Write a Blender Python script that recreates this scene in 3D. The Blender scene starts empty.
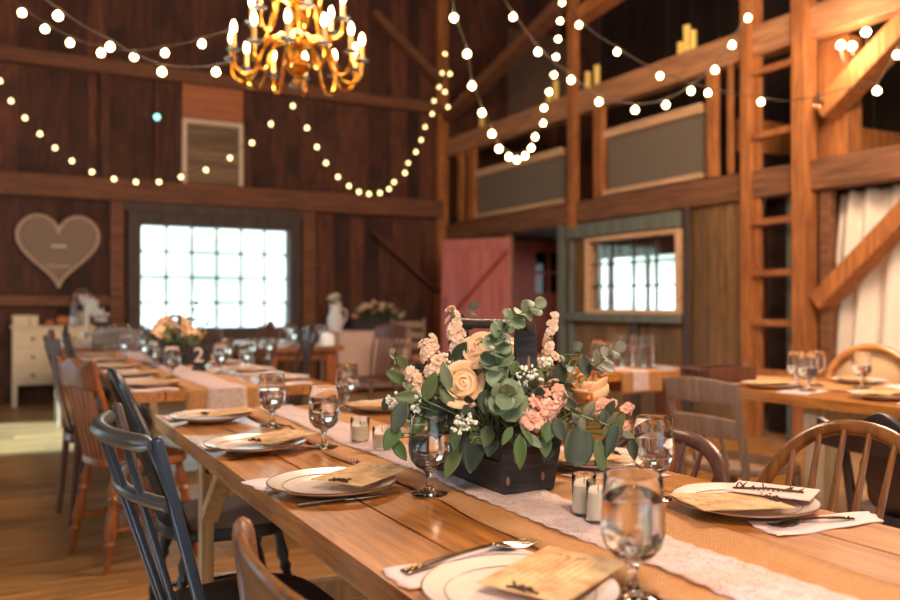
import bpy, bmesh, math, random
from mathutils import Vector, Matrix, Euler
random.seed(7)
PI = math.pi
C = bpy.context.scene.collection
V = Vector
# ------------------------------------------------------------------ camera model
FPX = 830.0
YAW = math.radians(28.5); PITCH = math.radians(0.28)
CAM = V((0, 0, 1.13))
FWD = V((math.sin(YAW)*math.cos(PITCH), math.cos(YAW)*math.cos(PITCH), math.sin(PITCH)))
RGT = V((math.cos(YAW), -math.sin(YAW), 0))
UPV = RGT.cross(FWD)
def ray(px, py): return FWD + RGT*((px-450)/FPX) + UPV*((300-py)/FPX)
def onz(px, py, z=0.75):
    d = ray(px, py); return CAM + d*((z-CAM.z)/d.z)
def onX(px, py, X):
    d = ray(px, py); return CAM + d*(X/d.x)
def onY(px, py, Y):
    d = ray(px, py); return CAM + d*(Y/d.y)
def atd(px, py, dep): return CAM + ray(px, py)*dep
# ------------------------------------------------------------------ mesh builder
class MB:
    def __init__(s): s.v = []; s.f = []
    def add(s, vs, fs, M=None):
        o = len(s.v)
        s.v += [tuple(M @ V(p)) if M is not None else tuple(p) for p in vs]
        s.f += [tuple(i+o for i in f) for f in fs]
        return s
    def box(s, c, sz, rot=None, M=None):
        x, y, z = sz[0]/2, sz[1]/2, sz[2]/2
        vs = [V((a*x, b*y, d*z)) for d in (-1, 1) for b in (-1, 1) for a in (-1, 1)]
        if rot is not None:
            R = rot if isinstance(rot, Matrix) else Euler(rot).to_matrix()
            vs = [R @ v for v in vs]
        vs = [v+V(c) for v in vs]
        return s.add(vs, [(0,2,3,1),(4,5,7,6),(0,1,5,4),(2,6,7,3),(0,4,6,2),(1,3,7,5)], M)
    def bb(s, a, b):
        return s.box([(a[i]+b[i])/2 for i in range(3)], [abs(b[i]-a[i]) for i in range(3)])
    def bar(s, p, q, w, h, up=(0,0,1)):
        p, q = V(p), V(q); d = (q-p); L = d.length; d.normalize()
        u = V(up); sd = d.cross(u)
        if sd.length < 1e-4: sd = d.cross(V((1,0,0)))
        sd.normalize(); u = sd.cross(d)
        R = Matrix((d, sd, u)).transposed()
        return s.box((p+q)/2, (L, w, h), R)
    def tube(s, pts, r, n=10, caps=True, flat=1.0, closed=False):
        pts = [V(p) for p in pts]; N = len(pts)
        rs = r if isinstance(r, (list, tuple)) else [r]*N
        vs = []; fs = []; prev = None
        for i, p in enumerate(pts):
            if closed: t = pts[(i+1) % N]-pts[i-1]
            else: t = pts[min(i+1, N-1)]-pts[max(i-1, 0)]
            t = t.normalized() if t.length > 1e-9 else V((0,0,1))
            if prev is None:
                a = V((0,0,1)) if abs(t.z) < .9 else V((1,0,0))
                prev = a
            nrm = (prev - t*prev.dot(t))
            if nrm.length < 1e-6: nrm = t.orthogonal()
            nrm.normalize(); prev = nrm; b = t.cross(nrm)
            for k in range(n):
                a = 2*PI*k/n
                vs.append(p + nrm*(math.cos(a)*rs[i]) + b*(math.sin(a)*rs[i]*flat))
        for i in range(N if closed else N-1):
            j = (i+1) % N
            for k in range(n):
                l = (k+1) % n
                fs.append((i*n+k, i*n+l, j*n+l, j*n+k))
        if caps and not closed:
            fs.append(tuple(reversed(range(n)))); fs.append(tuple((N-1)*n+k for k in range(n)))
        return s.add(vs, fs)
    def lathe(s, prof, c=(0,0,0), n=24, M=None):
        vs = []; fs = []; rows = []
        for (r, z) in prof:
            if r < 1e-6:
                rows.append([len(vs)]); vs.append(V((c[0], c[1], c[2]+z)))
            else:
                rows.append(list(range(len(vs), len(vs)+n)))
                for k in range(n):
                    a = 2*PI*k/n; vs.append(V((c[0]+r*math.cos(a), c[1]+r*math.sin(a), c[2]+z)))
        for A, B in zip(rows, rows[1:]):
            for k in range(n):
                l = (k+1) % n
                if len(A) == 1 and len(B) == 1: continue
                if len(A) == 1: fs.append((A[0], B[l], B[k])) 
                elif len(B) == 1: fs.append((A[k], A[l], B[0]))
                else: fs.append((A[k], A[l], B[l], B[k]))
        return s.add(vs, fs, M)
    def slab(s, outline, z0, z1, M=None):
        n = len(outline)
        vs = [V((p[0], p[1], z0)) for p in outline]+[V((p[0], p[1], z1)) for p in outline]
        fs = [tuple(reversed(range(n))), tuple(range(n, 2*n))]
        for i in range(n):
            j = (i+1) % n; fs.append((i, j, n+j, n+i))
        return s.add(vs, fs, M)
    def grid(s, fn, nu, nv, M=None):
        vs = [fn(i/nu, j/nv) for j in range(nv+1) for i in range(nu+1)]
        fs = [(j*(nu+1)+i, j*(nu+1)+i+1, (j+1)*(nu+1)+i+1, (j+1)*(nu+1)+i) for j in range(nv) for i in range(nu)]
        return s.add(vs, fs, M)
    def ell(s, c, r, nu=12, nv=8, M=None):
        if not isinstance(r, (tuple, list)): r = (r, r, r)
        vs = [V((c[0], c[1], c[2]-r[2]))]; fs = []
        for j in range(1, nv):
            t = -PI/2+PI*j/nv
            for k in range(nu):
                a = 2*PI*k/nu
                vs.append(V((c[0]+r[0]*math.cos(t)*math.cos(a), c[1]+r[1]*math.cos(t)*math.sin(a), c[2]+r[2]*math.sin(t))))
        vs.append(V((c[0], c[1], c[2]+r[2]))); top = len(vs)-1
        for k in range(nu):
            l = (k+1) % nu
            fs.append((0, 1+l, 1+k)); fs.append((top, top-nu+k, top-nu+l))
            for j in range(nv-2):
                fs.append((1+j*nu+k, 1+j*nu+l, 1+(j+1)*nu+l, 1+(j+1)*nu+k))
        return s.add(vs, fs, M)
    def build(s, name, mat, parent=None, bevel=0, sub=0, smooth=True, solid=0, loc=None, seg=2):
        me = bpy.data.meshes.new(name); me.from_pydata(s.v, [], s.f); me.update()
        if mat: me.materials.append(mat)
        if smooth:
            for p in me.polygons: p.use_smooth = True
            try: me.set_sharp_from_angle(angle=math.radians(38))
            except Exception: pass
        o = bpy.data.objects.new(name, me); C.objects.link(o)
        if parent is not None: o.parent = parent
        if loc is not None: o.location = loc
        if solid:
            m = o.modifiers.new('s', 'SOLIDIFY'); m.thickness = solid; m.offset = 0
        if bevel:
            m = o.modifiers.new('b', 'BEVEL'); m.width = bevel; m.segments = seg; m.limit_method = 'ANGLE'; m.angle_limit = math.radians(40)
        if sub:
            m = o.modifiers.new('u', 'SUBSURF'); m.levels = sub; m.render_levels = sub
        return o
def tag(o, label=None, cat=None, group=None, kind=None):
    if label: o['label'] = label
    if cat: o['category'] = cat
    if group: o['group'] = group
    if kind: o['kind'] = kind
    return o
def thing(name, label, cat, loc=(0,0,0), rz=0, group=None):
    o = bpy.data.objects.new(name, None); C.objects.link(o)
    o.empty_display_size = .05
    o.location = loc; o.rotation_euler = (0, 0, rz)
    return tag(o, label, cat, group)
def struct(o, label): return tag(o, label, 'building part', None, 'structure')
def dup(root, loc, rz=None, label=None, scale=None, group=None):
    r = root.copy(); C.objects.link(r); r.location = loc
    if rz is not None: r.rotation_euler = (0, 0, rz)
    if scale is not None: r.scale = (scale,)*3 if not isinstance(scale, (tuple, list)) else scale
    if label: r['label'] = label
    if group: r['group'] = group
    for ch in list(root.children):
        c = ch.copy(); C.objects.link(c); c.parent = r
        for g in list(ch.children):
            d = g.copy(); C.objects.link(d); d.parent = c
    return r
def lerp(a, b, t): return a+(b-a)*t
def arc(fn, n): return [fn(i/n) for i in range(n+1)]
# ------------------------------------------------------------------ materials
def srgb(r, g, b):
    f = lambda c: (c/12.92 if c <= .04045 else ((c+.055)/1.055)**2.4)
    return (f(r/255), f(g/255), f(b/255), 1)
def nmat(name):
    m = bpy.data.materials.new(name); m.use_nodes = True
    nt = m.node_tree; nt.nodes.clear()
    out = nt.nodes.new('ShaderNodeOutputMaterial')
    b = nt.nodes.new('ShaderNodeBsdfPrincipled')
    nt.links.new(b.outputs[0], out.inputs[0])
    return m, nt, b, out
def N(nt, typ, **kw):
    n = nt.nodes.new(typ)
    for k, v in kw.items(): setattr(n, k, v)
    return n
def plain(name, col, rough=.5, metal=0, noise=.12, scale=30, bump=0, sss=0, coat=0, spec=None, isl=0):
    m, nt, b, out = nmat(name)
    tc = N(nt, 'ShaderNodeTexCoord'); nz = N(nt, 'ShaderNodeTexNoise')
    nz.inputs['Scale'].default_value = scale; nz.inputs['Detail'].default_value = 4
    nt.links.new(tc.outputs['Object'], nz.inputs['Vector'])
    mx = N(nt, 'ShaderNodeMix', data_type='RGBA')
    mx.inputs[6].default_value = tuple(c*(1-noise) for c in col[:3])+(1,)
    mx.inputs[7].default_value = tuple(min(1, c*(1+noise)) for c in col[:3])+(1,)
    nt.links.new(nz.outputs['Fac'], mx.inputs[0]); co = mx.outputs[2]
    if isl:
        geo = N(nt, 'ShaderNodeNewGeometry'); hs = N(nt, 'ShaderNodeHueSaturation')
        ma = N(nt, 'ShaderNodeMath', operation='MULTIPLY_ADD'); ma.inputs[1].default_value = isl*2; ma.inputs[2].default_value = 1-isl
        nt.links.new(geo.outputs['Random Per Island'], ma.inputs[0]); nt.links.new(ma.outputs[0], hs.inputs['Value']); nt.links.new(co, hs.inputs['Color']); co = hs.outputs[0]
    nt.links.new(co, b.inputs['Base Color'])
    b.inputs['Roughness'].default_value = rough; b.inputs['Metallic'].default_value = metal
    if coat: b.inputs['Coat Weight'].default_value = coat; b.inputs['Coat Roughness'].default_value = .2
    if spec is not None: b.inputs['Specular IOR Level'].default_value = spec
    if sss:
        b.inputs['Subsurface Weight'].default_value = sss; b.inputs['Subsurface Radius'].default_value = (.01, .006, .004)
        b.inputs['Subsurface Scale'].default_value = .5
    if bump:
        bp = N(nt, 'ShaderNodeBump'); bp.inputs['Strength'].default_value = bump; bp.inputs['Distance'].default_value = .004
        nt.links.new(nz.outputs['Fac'], bp.inputs['Height']); nt.links.new(bp.outputs[0], b.inputs['Normal'])
    return m
def wood(name, c0, c1, axis='Y', scale=6, rough=.55, island=.35, stretch=14, bump=.25, coat=0, coatr=.25, knots=True, c2=None):
    m, nt, b, out = nmat(name)
    tc = N(nt, 'ShaderNodeTexCoord'); geo = N(nt, 'ShaderNodeNewGeometry')
    off = N(nt, 'ShaderNodeVectorMath', operation='SCALE'); off.inputs[0].default_value = (13.1, 7.7, 9.3)
    nt.links.new(geo.outputs['Random Per Island'], off.inputs['Scale'])
    add = N(nt, 'ShaderNodeVectorMath', operation='ADD')
    nt.links.new(tc.outputs['Object'], add.inputs[0]); nt.links.new(off.outputs[0], add.inputs[1])
    mp = N(nt, 'ShaderNodeMapping')
    mp.inputs['Scale'].default_value = {'X': (1, stretch, stretch), 'Y': (stretch, 1, stretch), 'Z': (stretch, stretch, 1)}[axis]
    nt.links.new(add.outputs[0], mp.inputs['Vector'])
    nz = N(nt, 'ShaderNodeTexNoise'); nz.inputs['Scale'].default_value = scale*.5
    nz.inputs['Detail'].default_value = 7; nz.inputs['Roughness'].default_value = .62; nz.inputs['Distortion'].default_value = .5
    nt.links.new(mp.outputs[0], nz.inputs['Vector'])
    rp = N(nt, 'ShaderNodeValToRGB'); rp.color_ramp.elements[0].position = .32; rp.color_ramp.elements[1].position = .7
    rp.color_ramp.elements[0].color = c0; rp.color_ramp.elements[1].color = c1
    nt.links.new(nz.outputs['Fac'], rp.inputs['Fac'])
    colout = rp.outputs[0]
    if c2 is not None:      # large worn blotches of another colour
        nb = N(nt, 'ShaderNodeTexNoise'); nb.inputs['Scale'].default_value = 2.2; nb.inputs['Detail'].default_value = 5
        nt.links.new(add.outputs[0], nb.inputs['Vector'])
        r2 = N(nt, 'ShaderNodeValToRGB'); r2.color_ramp.elements[0].position = .5; r2.color_ramp.elements[1].position = .68
        nt.links.new(nb.outputs['Fac'], r2.inputs['Fac'])
        mx = N(nt, 'ShaderNodeMix', data_type='RGBA'); nt.links.new(r2.outputs[0], mx.inputs[0])
        nt.links.new(colout, mx.inputs[6]); mx.inputs[7].default_value = c2; colout = mx.outputs[2]
    hs = N(nt, 'ShaderNodeHueSaturation')
    ma = N(nt, 'ShaderNodeMath', operation='MULTIPLY_ADD'); ma.inputs[1].default_value = island*2; ma.inputs[2].default_value = 1-island
    nt.links.new(geo.outputs['Random Per Island'], ma.inputs[0]); nt.links.new(ma.outputs[0], hs.inputs['Value'])
    nt.links.new(colout, hs.inputs['Color']); nt.links.new(hs.outputs[0], b.inputs['Base Color'])
    b.inputs['Roughness'].default_value = rough
    if coat: b.inputs['Coat Weight'].default_value = coat; b.inputs['Coat Roughness'].default_value = coatr
    bp = N(nt, 'ShaderNodeBump'); bp.inputs['Strength'].default_value = bump; bp.inputs['Distance'].default_value = .003
    nt.links.new(nz.outputs['Fac'], bp.inputs['Height']); nt.links.new(bp.outputs[0], b.inputs['Normal'])
    return m
def emit(name, col, st):
    m = bpy.data.materials.new(name); m.use_nodes = True; nt = m.node_tree; nt.nodes.clear()
    o = N(nt, 'ShaderNodeOutputMaterial'); e = N(nt, 'ShaderNodeEmission')
    e.inputs[0].default_value = col; e.inputs[1].default_value = st; nt.links.new(e.outputs[0], o.inputs[0])
    return m
def glass(name, ior=1.45, col=(1,1,1,1), rough=0):
    m = bpy.data.materials.new(name); m.use_nodes = True; nt = m.node_tree; nt.nodes.clear()
    o = N(nt, 'ShaderNodeOutputMaterial'); g = N(nt, 'ShaderNodeBsdfGlass')
    g.inputs['IOR'].default_value = ior; g.inputs['Color'].default_value = col; g.inputs['Roughness'].default_value = rough
    nt.links.new(g.outputs[0], o.inputs[0]); return m
def pane(name, tint=(.95,.98,.97,1), gloss=.08):
    m = bpy.data.materials.new(name); m.use_nodes = True; nt = m.node_tree; nt.nodes.clear()
    o = N(nt, 'ShaderNodeOutputMaterial'); t = N(nt, 'ShaderNodeBsdfTransparent'); t.inputs[0].default_value = tint
    g = N(nt, 'ShaderNodeBsdfGlossy'); g.inputs['Roughness'].default_value = .05
    mx = N(nt, 'ShaderNodeMixShader'); mx.inputs[0].default_value = gloss
    nt.links.new(t.outputs[0], mx.inputs[1]); nt.links.new(g.outputs[0], mx.inputs[2]); nt.links.new(mx.outputs[0], o.inputs[0])
    return m
M = {}
M['floor'] = wood('oak_floorboards', srgb(98,60,26), srgb(204,146,78), 'X', 6, .42, .3, coat=.25, coatr=.35)
M['barn'] = wood('dark_barn_boards', srgb(62,38,26), srgb(122,82,58), 'Z', 5, .8, .45, bump=.5, c2=srgb(88,58,42))
M['barn_red'] = wood('reddish_barn_boards', srgb(46,23,15), srgb(116,64,42), 'Z', 6, .8, .5, bump=.6, c2=srgb(60,33,23))
M['olive'] = wood('olive_brown_boards', srgb(88,62,36), srgb(150,110,64), 'Z', 5, .8, .3, bump=.4)
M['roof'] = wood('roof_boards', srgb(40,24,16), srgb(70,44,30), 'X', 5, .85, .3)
M['beamX'] = wood('hewn_beam_across', srgb(84,48,30), srgb(140,88,56), 'X', 4, .75, .15, bump=.6)
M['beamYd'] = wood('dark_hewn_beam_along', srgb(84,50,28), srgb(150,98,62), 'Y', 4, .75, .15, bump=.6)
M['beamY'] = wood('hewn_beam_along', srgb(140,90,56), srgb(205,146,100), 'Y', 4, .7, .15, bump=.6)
M['post'] = wood('amber_post', srgb(116,66,28), srgb(204,126,62), 'Z', 6, .75, .15, bump=.8, c2=srgb(140,80,38))
M['greytrim'] = wood('greenish_grey_stud', srgb(84,88,78), srgb(130,134,120), 'Z', 5, .75, .2)
M['darktrim'] = wood('dark_window_casing', srgb(58,44,40), srgb(92,72,64), 'Z', 5, .7, .2)
M['paletrim'] = wood('pale_pine_strip', srgb(190,140,96), srgb(232,190,150), 'Y', 5, .65, .2)
M['maroon'] = wood('maroon_paint', srgb(176,92,84), srgb(200,116,106), 'Z', 4, .65, .1, bump=.2)
M['maroon_d'] = wood('dark_maroon_paint', srgb(150,62,50), srgb(180,84,68), 'Z', 4, .65, .1, bump=.2)
M['screen'] = plain('grey_mesh_screen', srgb(112,98,82), .8, 0, .2, 60)
M['table'] = wood('honey_table_planks', srgb(142,78,26), srgb(216,140,56), 'Y', 9, .36, .16, coat=.75, coatr=.17, bump=.2)
M['tableleg'] = wood('raw_pine_leg', srgb(168,136,96), srgb(208,176,134), 'Z', 6, .7, .1)
M['tabledark'] = wood('brown_table', srgb(110,62,32), srgb(160,98,54), 'Y', 5, .4, .12, coat=.3)
M['amberchair'] = wood('amber_cane_frame', srgb(160,92,28), srgb(214,140,56), 'Y', 6, .4, .08, coat=.3)
M['orangechair'] = wood('orange_oak_chair', srgb(104,54,20), srgb(172,98,40), 'Z', 6, .42, .08, coat=.3)
M['browchair'] = wood('walnut_chair', srgb(92,56,36), srgb(140,92,60), 'Y', 6, .4, .08, coat=.3)
M['bowwood'] = wood('golden_brown_bow', srgb(92,54,22), srgb(158,98,46), 'Z', 4, .3, .08, coat=.4)
M['darkchair'] = wood('dark_stained_chair', srgb(34,22,18), srgb(66,42,32), 'Z', 6, .4, .08, coat=.3)
M['blackchair'] = plain('black_chair_paint', srgb(34,32,34), .4, 0, .2, 20)
M['brownchair'] = wood('brown_stained_chair', srgb(70,38,26), srgb(112,64,44), 'Z', 6, .4, .08, coat=.3)
M['palechair'] = wood('worn_pale_chair', srgb(116,88,66), srgb(156,124,98), 'Z', 6, .65, .08)
M['blue'] = plain('navy_chair_paint', srgb(38,50,68), .42, 0, .2, 18, .1, coat=.2)
M['bluerail'] = plain('worn_navy_rail', srgb(70,70,72), .34, 0, .25, 14, .1, coat=.3)
M['bluebrown'] = wood('worn_brown_post', srgb(60,46,42), srgb(96,74,66), 'Z', 6, .45, .1)
M['blackseat'] = plain('black_vinyl_seat', srgb(22,22,24), .55, 0, .15, 40)
M['cane'] = plain('woven_cane', srgb(186,146,100), .7, 0, .3, 120, .3)
M['cream_paint'] = plain('cream_paint', srgb(222,196,166), .55, 0, .05, 10)
M['knob'] = plain('dull_brass_knob', srgb(150,120,80), .4, .8, .1, 30)
M['cloth_white'] = plain('white_linen', srgb(240,236,236), .8, 0, .03, 30, .1)
M['cloth_pink'] = plain('blush_linen', srgb(232,196,180), .8, 0, .04, 30, .1)
M['curtain'] = plain('ivory_voile', srgb(240,226,208), .85, 0, .04, 12)
M['napkin'] = plain('blush_napkin', srgb(232,208,204), .85, 0, .03, 60, .1)
M['china'] = plain('ivory_china', srgb(238,220,206), .14, 0, .01, 10, coat=.5)
M['goldrim'] = plain('bronze_rim', srgb(120,84,50), .3, .7, .1, 30)
M['steel'] = plain('polished_steel', srgb(190,170,150), .18, 1, .05, 50)
M['steeld'] = plain('antique_steel', srgb(110,92,78), .25, 1, .1, 50)
M['brass'] = plain('polished_brass', srgb(214,150,60), .22, 1, .08, 20)
M['wire_metal'] = plain('galvanised_wire', srgb(196,160,136), .5, 0, .1, 40)
M['black_wire'] = plain('string_wire', srgb(70,56,46), .6, 0, .1, 40)
M['clay'] = plain('terracotta', srgb(196,112,66), .7, 0, .15, 20)
M['wax'] = plain('ivory_wax', srgb(244,228,206), .5, 0, .02, 20, sss=.3)
M['waxy'] = plain('yellow_led_wax', srgb(240,206,110), .5, 0, .04, 20, sss=.3)
M['crate'] = wood('black_stained_crate', srgb(16,14,15), srgb(66,58,58), 'Y', 9, .6, .15, stretch=8, bump=.6)
M['cratez'] = wood('black_stained_upright', srgb(18,15,17), srgb(64,56,58), 'X', 16, .6, .1, stretch=9, bump=.6)
M['knot'] = plain('worn_knot', srgb(150,112,90), .7, 0, .3, 90)
M['dowel'] = wood('dark_dowel', srgb(44,30,18), srgb(92,66,36), 'Y', 8, .5, .1)
M['twig'] = plain('dark_twine', srgb(74,46,34), .8, 0, .3, 80)
M['peach'] = plain('peach_rose_petal', srgb(252,204,164), .55, 0, .06, 14, sss=.35, isl=0.05)
M['peachd'] = plain('apricot_rose_petal', srgb(252,192,144), .55, 0, .06, 14, sss=.35, isl=0.05)
M['pink'] = plain('pink_stock_petal', srgb(250,180,158), .6, 0, .14, 26, sss=.3, isl=0.22)
M['palepink'] = plain('blush_stock_petal', srgb(250,206,178), .6, 0, .1, 26, sss=.3, isl=0.16)
M['creamfl'] = plain('cream_petal', srgb(240,232,196), .6, 0, .06, 20, sss=.3, isl=0.06)
M['breath'] = plain('white_tiny_bud', srgb(244,240,228), .7, 0, .04, 50, isl=0.08)
M['stem'] = plain('green_stem', srgb(120,140,84), .6, 0, .1, 30)
M['euc'] = plain('eucalyptus_leaf', srgb(112,128,98), .5, 0, .22, 40, .1, sss=.1, isl=0.18)
M['eucg'] = plain('grey_eucalyptus_leaf', srgb(126,122,102), .5, 0, .16, 40, .1, isl=0.2)
M['eucd'] = plain('dusky_eucalyptus_leaf', srgb(62,68,52), .5, 0, .18, 40, .1, isl=0.25)
M['leaf'] = plain('olive_green_leaf', srgb(82,96,54), .5, 0, .12, 20, sss=.1, isl=0.2)
M['leafd'] = plain('deep_green_leaf', srgb(42,54,32), .42, 0, .16, 20, sss=.05, isl=0.25)
M['leafb'] = plain('bright_green_leaf', srgb(74,98,46), .45, 0, .1, 20, sss=.1, isl=0.15)
M['berry'] = plain('orange_berry', srgb(228,130,50), .35, 0, .1, 40)
M['glass'] = glass('clear_glass', 1.4)
M['water'] = glass('still_water', 1.33)
M['pane'] = pane('old_window_glass')
M['darkpane'] = plain('dark_pane', srgb(16,14,16), .08, 0, .05, 5)
M['bulb'] = emit('warm_bulb', (1, .66, .28, 1), 20)
M['bulb_far'] = emit('warm_bulb_small', (1, .74, .30, 1), 4)
M['bulb_teal'] = emit('teal_bulb', (.25, .8, .7, 1), 3)
M['candle_bulb'] = emit('candle_flame_bulb', (1, .66, .30, 1), 22)
M['bulb_off'] = glass('unlit_bulb', 1.3, (.9,.8,.7,1), .2)
M['numeral'] = plain('white_chalk_numeral', srgb(236,220,206), .8)
M['signdark'] = plain('dark_number_sign', srgb(44,30,26), .6, 0, .2, 20)
M['purple'] = plain('plum_fabric', srgb(96,48,66), .8, 0, .1, 30)
M['bead'] = glass('crystal_drip_pan', 1.5, (.92,.96,1,1), .12)
M['ground'] = plain('pale_gravel', srgb(170,170,160), .9, 0, .2, 3)
def burlap(name):
    m, nt, b, out = nmat(name)
    tc = N(nt, 'ShaderNodeTexCoord')
    w1 = N(nt, 'ShaderNodeTexWave', bands_direction='X'); w2 = N(nt, 'ShaderNodeTexWave', bands_direction='Y')
    nz = N(nt, 'ShaderNodeTexNoise'); nz.inputs['Scale'].default_value = 90; nz.inputs['Detail'].default_value = 3
    for w in (w1, w2):
        w.inputs['Scale'].default_value = 42; w.inputs['Distortion'].default_value = .6; w.inputs['Detail Scale'].default_value = 2
        nt.links.new(tc.outputs['Object'], w.inputs['Vector'])
    nt.links.new(tc.outputs['Object'], nz.inputs['Vector'])
    mu = N(nt, 'ShaderNodeMath', operation='MULTIPLY'); nt.links.new(w1.outputs['Fac'], mu.inputs[0]); nt.links.new(w2.outputs['Fac'], mu.inputs[1])
    ad = N(nt, 'ShaderNodeMath', operation='MULTIPLY_ADD'); nt.links.new(nz.outputs['Fac'], ad.inputs[0]); ad.inputs[1].default_value = .6
    nt.links.new(mu.outputs[0], ad.inputs[2])
    rp = N(nt, 'ShaderNodeValToRGB'); rp.color_ramp.elements[0].color = srgb(156,102,58); rp.color_ramp.elements[1].color = srgb(214,156,100)
    rp.color_ramp.elements[0].position = .1; rp.color_ramp.elements[1].position = .85
    nt.links.new(ad.outputs[0], rp.inputs[0]); nt.links.new(rp.outputs[0], b.inputs['Base Color'])
    b.inputs['Roughness'].default_value = .9
    bp = N(nt, 'ShaderNodeBump'); bp.inputs['Strength'].default_value = .5; bp.inputs['Distance'].default_value = .002
    nt.links.new(ad.outputs[0], bp.inputs['Height']); nt.links.new(bp.outputs[0], b.inputs['Normal'])
    return m
M['burlap'] = burlap('burlap_weave')
def lace(name):
    m, nt, b, out = nmat(name)
    tc = N(nt, 'ShaderNodeTexCoord')
    vo = N(nt, 'ShaderNodeTexVoronoi', feature='DISTANCE_TO_EDGE'); vo.inputs['Scale'].default_value = 210
    nz = N(nt, 'ShaderNodeTexNoise'); nz.inputs['Scale'].default_value = 55; nz.inputs['Detail'].default_value = 1; nz.inputs['Distortion'].default_value = 1.2
    for n in (vo, nz): nt.links.new(tc.outputs['Object'], n.inputs['Vector'])
    g = N(nt, 'ShaderNodeMath', operation='LESS_THAN'); g.inputs[1].default_value = .16; nt.links.new(vo.outputs[0], g.inputs[0])
    p = N(nt, 'ShaderNodeMath', operation='GREATER_THAN'); p.inputs[1].default_value = .54; nt.links.new(nz.outputs['Fac'], p.inputs[0])
    mx = N(nt, 'ShaderNodeMath', operation='MAXIMUM'); nt.links.new(g.outputs[0], mx.inputs[0]); nt.links.new(p.outputs[0], mx.inputs[1])
    al = N(nt, 'ShaderNodeMath', operation='MULTIPLY_ADD'); nt.links.new(mx.outputs[0], al.inputs[0]); al.inputs[1].default_value = .62; al.inputs[2].default_value = .12
    b.inputs['Base Color'].default_value = srgb(238, 212, 204); b.inputs['Roughness'].default_value = .85
    nt.links.new(al.outputs[0], b.inputs['Alpha'])
    return m
M['lace'] = lace('white_lace')
def paper(name):
    m, nt, b, out = nmat(name)
    tc = N(nt, 'ShaderNodeTexCoord')
    nz = N(nt, 'ShaderNodeTexNoise'); nz.inputs['Scale'].default_value = 22; nz.inputs['Detail'].default_value = 5
    nt.links.new(tc.outputs['Object'], nz.inputs['Vector'])
    rp = N(nt, 'ShaderNodeValToRGB'); rp.color_ramp.elements[0].color = srgb(186,138,90); rp.color_ramp.elements[1].color = srgb(222,182,130)
    rp.color_ramp.elements[0].position = .35; rp.color_ramp.elements[1].position = .6
    nt.links.new(nz.outputs['Fac'], rp.inputs[0]); nt.links.new(rp.outputs[0], b.inputs['Base Color'])
    b.inputs['Roughness'].default_value = .8
    return m
M['kraft'] = paper('kraft_menu_card')
M['ink'] = plain('faded_ink', srgb(176,130,88), .8)
# ================================================================== the barn
XW = 5.7; YB = 10.65; XL = -2.6; YF = -4.2; XO = 8.6; HT = 6.3; LOFT = 2.12; XA = 7.7
def Yx(px): return onX(px, 300, XW).y
def zX(px, py, X=XW): return onX(px, py, X).z
def zY(px, py, Y=YB): return onY(px, py, Y).z
def boards(mb, u0, u1, z0, z1, place, w=.2, th=.03, seed=0):
    """a run of vertical boards; place(u_mid, z_mid, width, height, thickness_jitter) adds one"""
    r = random.Random(seed); u = u0
    while u < u1-.01:
        ww = min(w*r.uniform(.75, 1.3), u1-u)
        place(u+ww/2, (z0+z1)/2, ww-.008, z1-z0, th*r.uniform(.6, 1.2)); u += ww
def boards_Y(mb, x0, x1, z0, z1, y, **k):      # wall in an X run, front face at y
    boards(mb, x0, x1, z0, z1, lambda u, z, w, h, t: mb.box((u, y+.03-t/2, z), (w, t, h)), **k)
def boards_X(mb, y0, y1, z0, z1, x, **k):
    boards(mb, y0, y1, z0, z1, lambda u, z, w, h, t: mb.box((x+.03-t/2, u, z), (t, w, h)), **k)
# floor ----------------------------------------------------------
mb = MB(); r = random.Random(3); y = YF
while y < YB+.1:
    w = r.uniform(.14, .22); x = XL
    while x < XO:
        L = r.uniform(1.8, 4.0); x1 = min(x+L, XO)
        mb.box(((x+x1)/2, y+w/2, -.02), (x1-x-.003, w-.005, .04)); x = x1
    y += w
struct(mb.build('floor', M['floor']), 'worn honey-brown plank floor running across the barn')
struct(MB().box(((XL+XO)/2, (YF+YB)/2, -.09), (XO-XL+.4, YB-YF+.4, .1)).build('trim_1', M['roof']), 'dark sub floor seen in the gaps between floor planks')
# back wall with window hole ---------------------------------------
wx0, wx1 = onY(140, 300, YB).x, onY(287.5, 300, YB).x
wz0, wz1 = zY(140, 328.5), zY(140, 225)
BZ0, BZ1 = 2.36, 2.62
mb = MB()
boards_Y(mb, XL, wx0, 0, BZ0+.1, YB, w=.2, seed=1)
boards_Y(mb, wx1, XO, 0, BZ0+.1, YB, w=.2, seed=2)
boards_Y(mb, wx0, wx1, 0, wz0, YB, w=.2, seed=3)
boards_Y(mb, wx0, wx1, wz1, BZ0+.1, YB, w=.2, seed=4)
mb.bb((XL, YB+.03, 0), (wx0, YB+.1, HT)); mb.bb((wx1, YB+.03, 0), (XO, YB+.1, HT))
mb.bb((wx0, YB+.03, 0), (wx1, YB+.1, wz0)); mb.bb((wx0, YB+.03, wz1), (wx1, YB+.1, HT))
boards_Y(mb, XL, XO, BZ0+.1, HT, YB, w=.24, seed=5)
struct(mb.build('wall_back', M['barn_red']), 'tall dark red-brown board wall at the far end of the barn')
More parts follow.
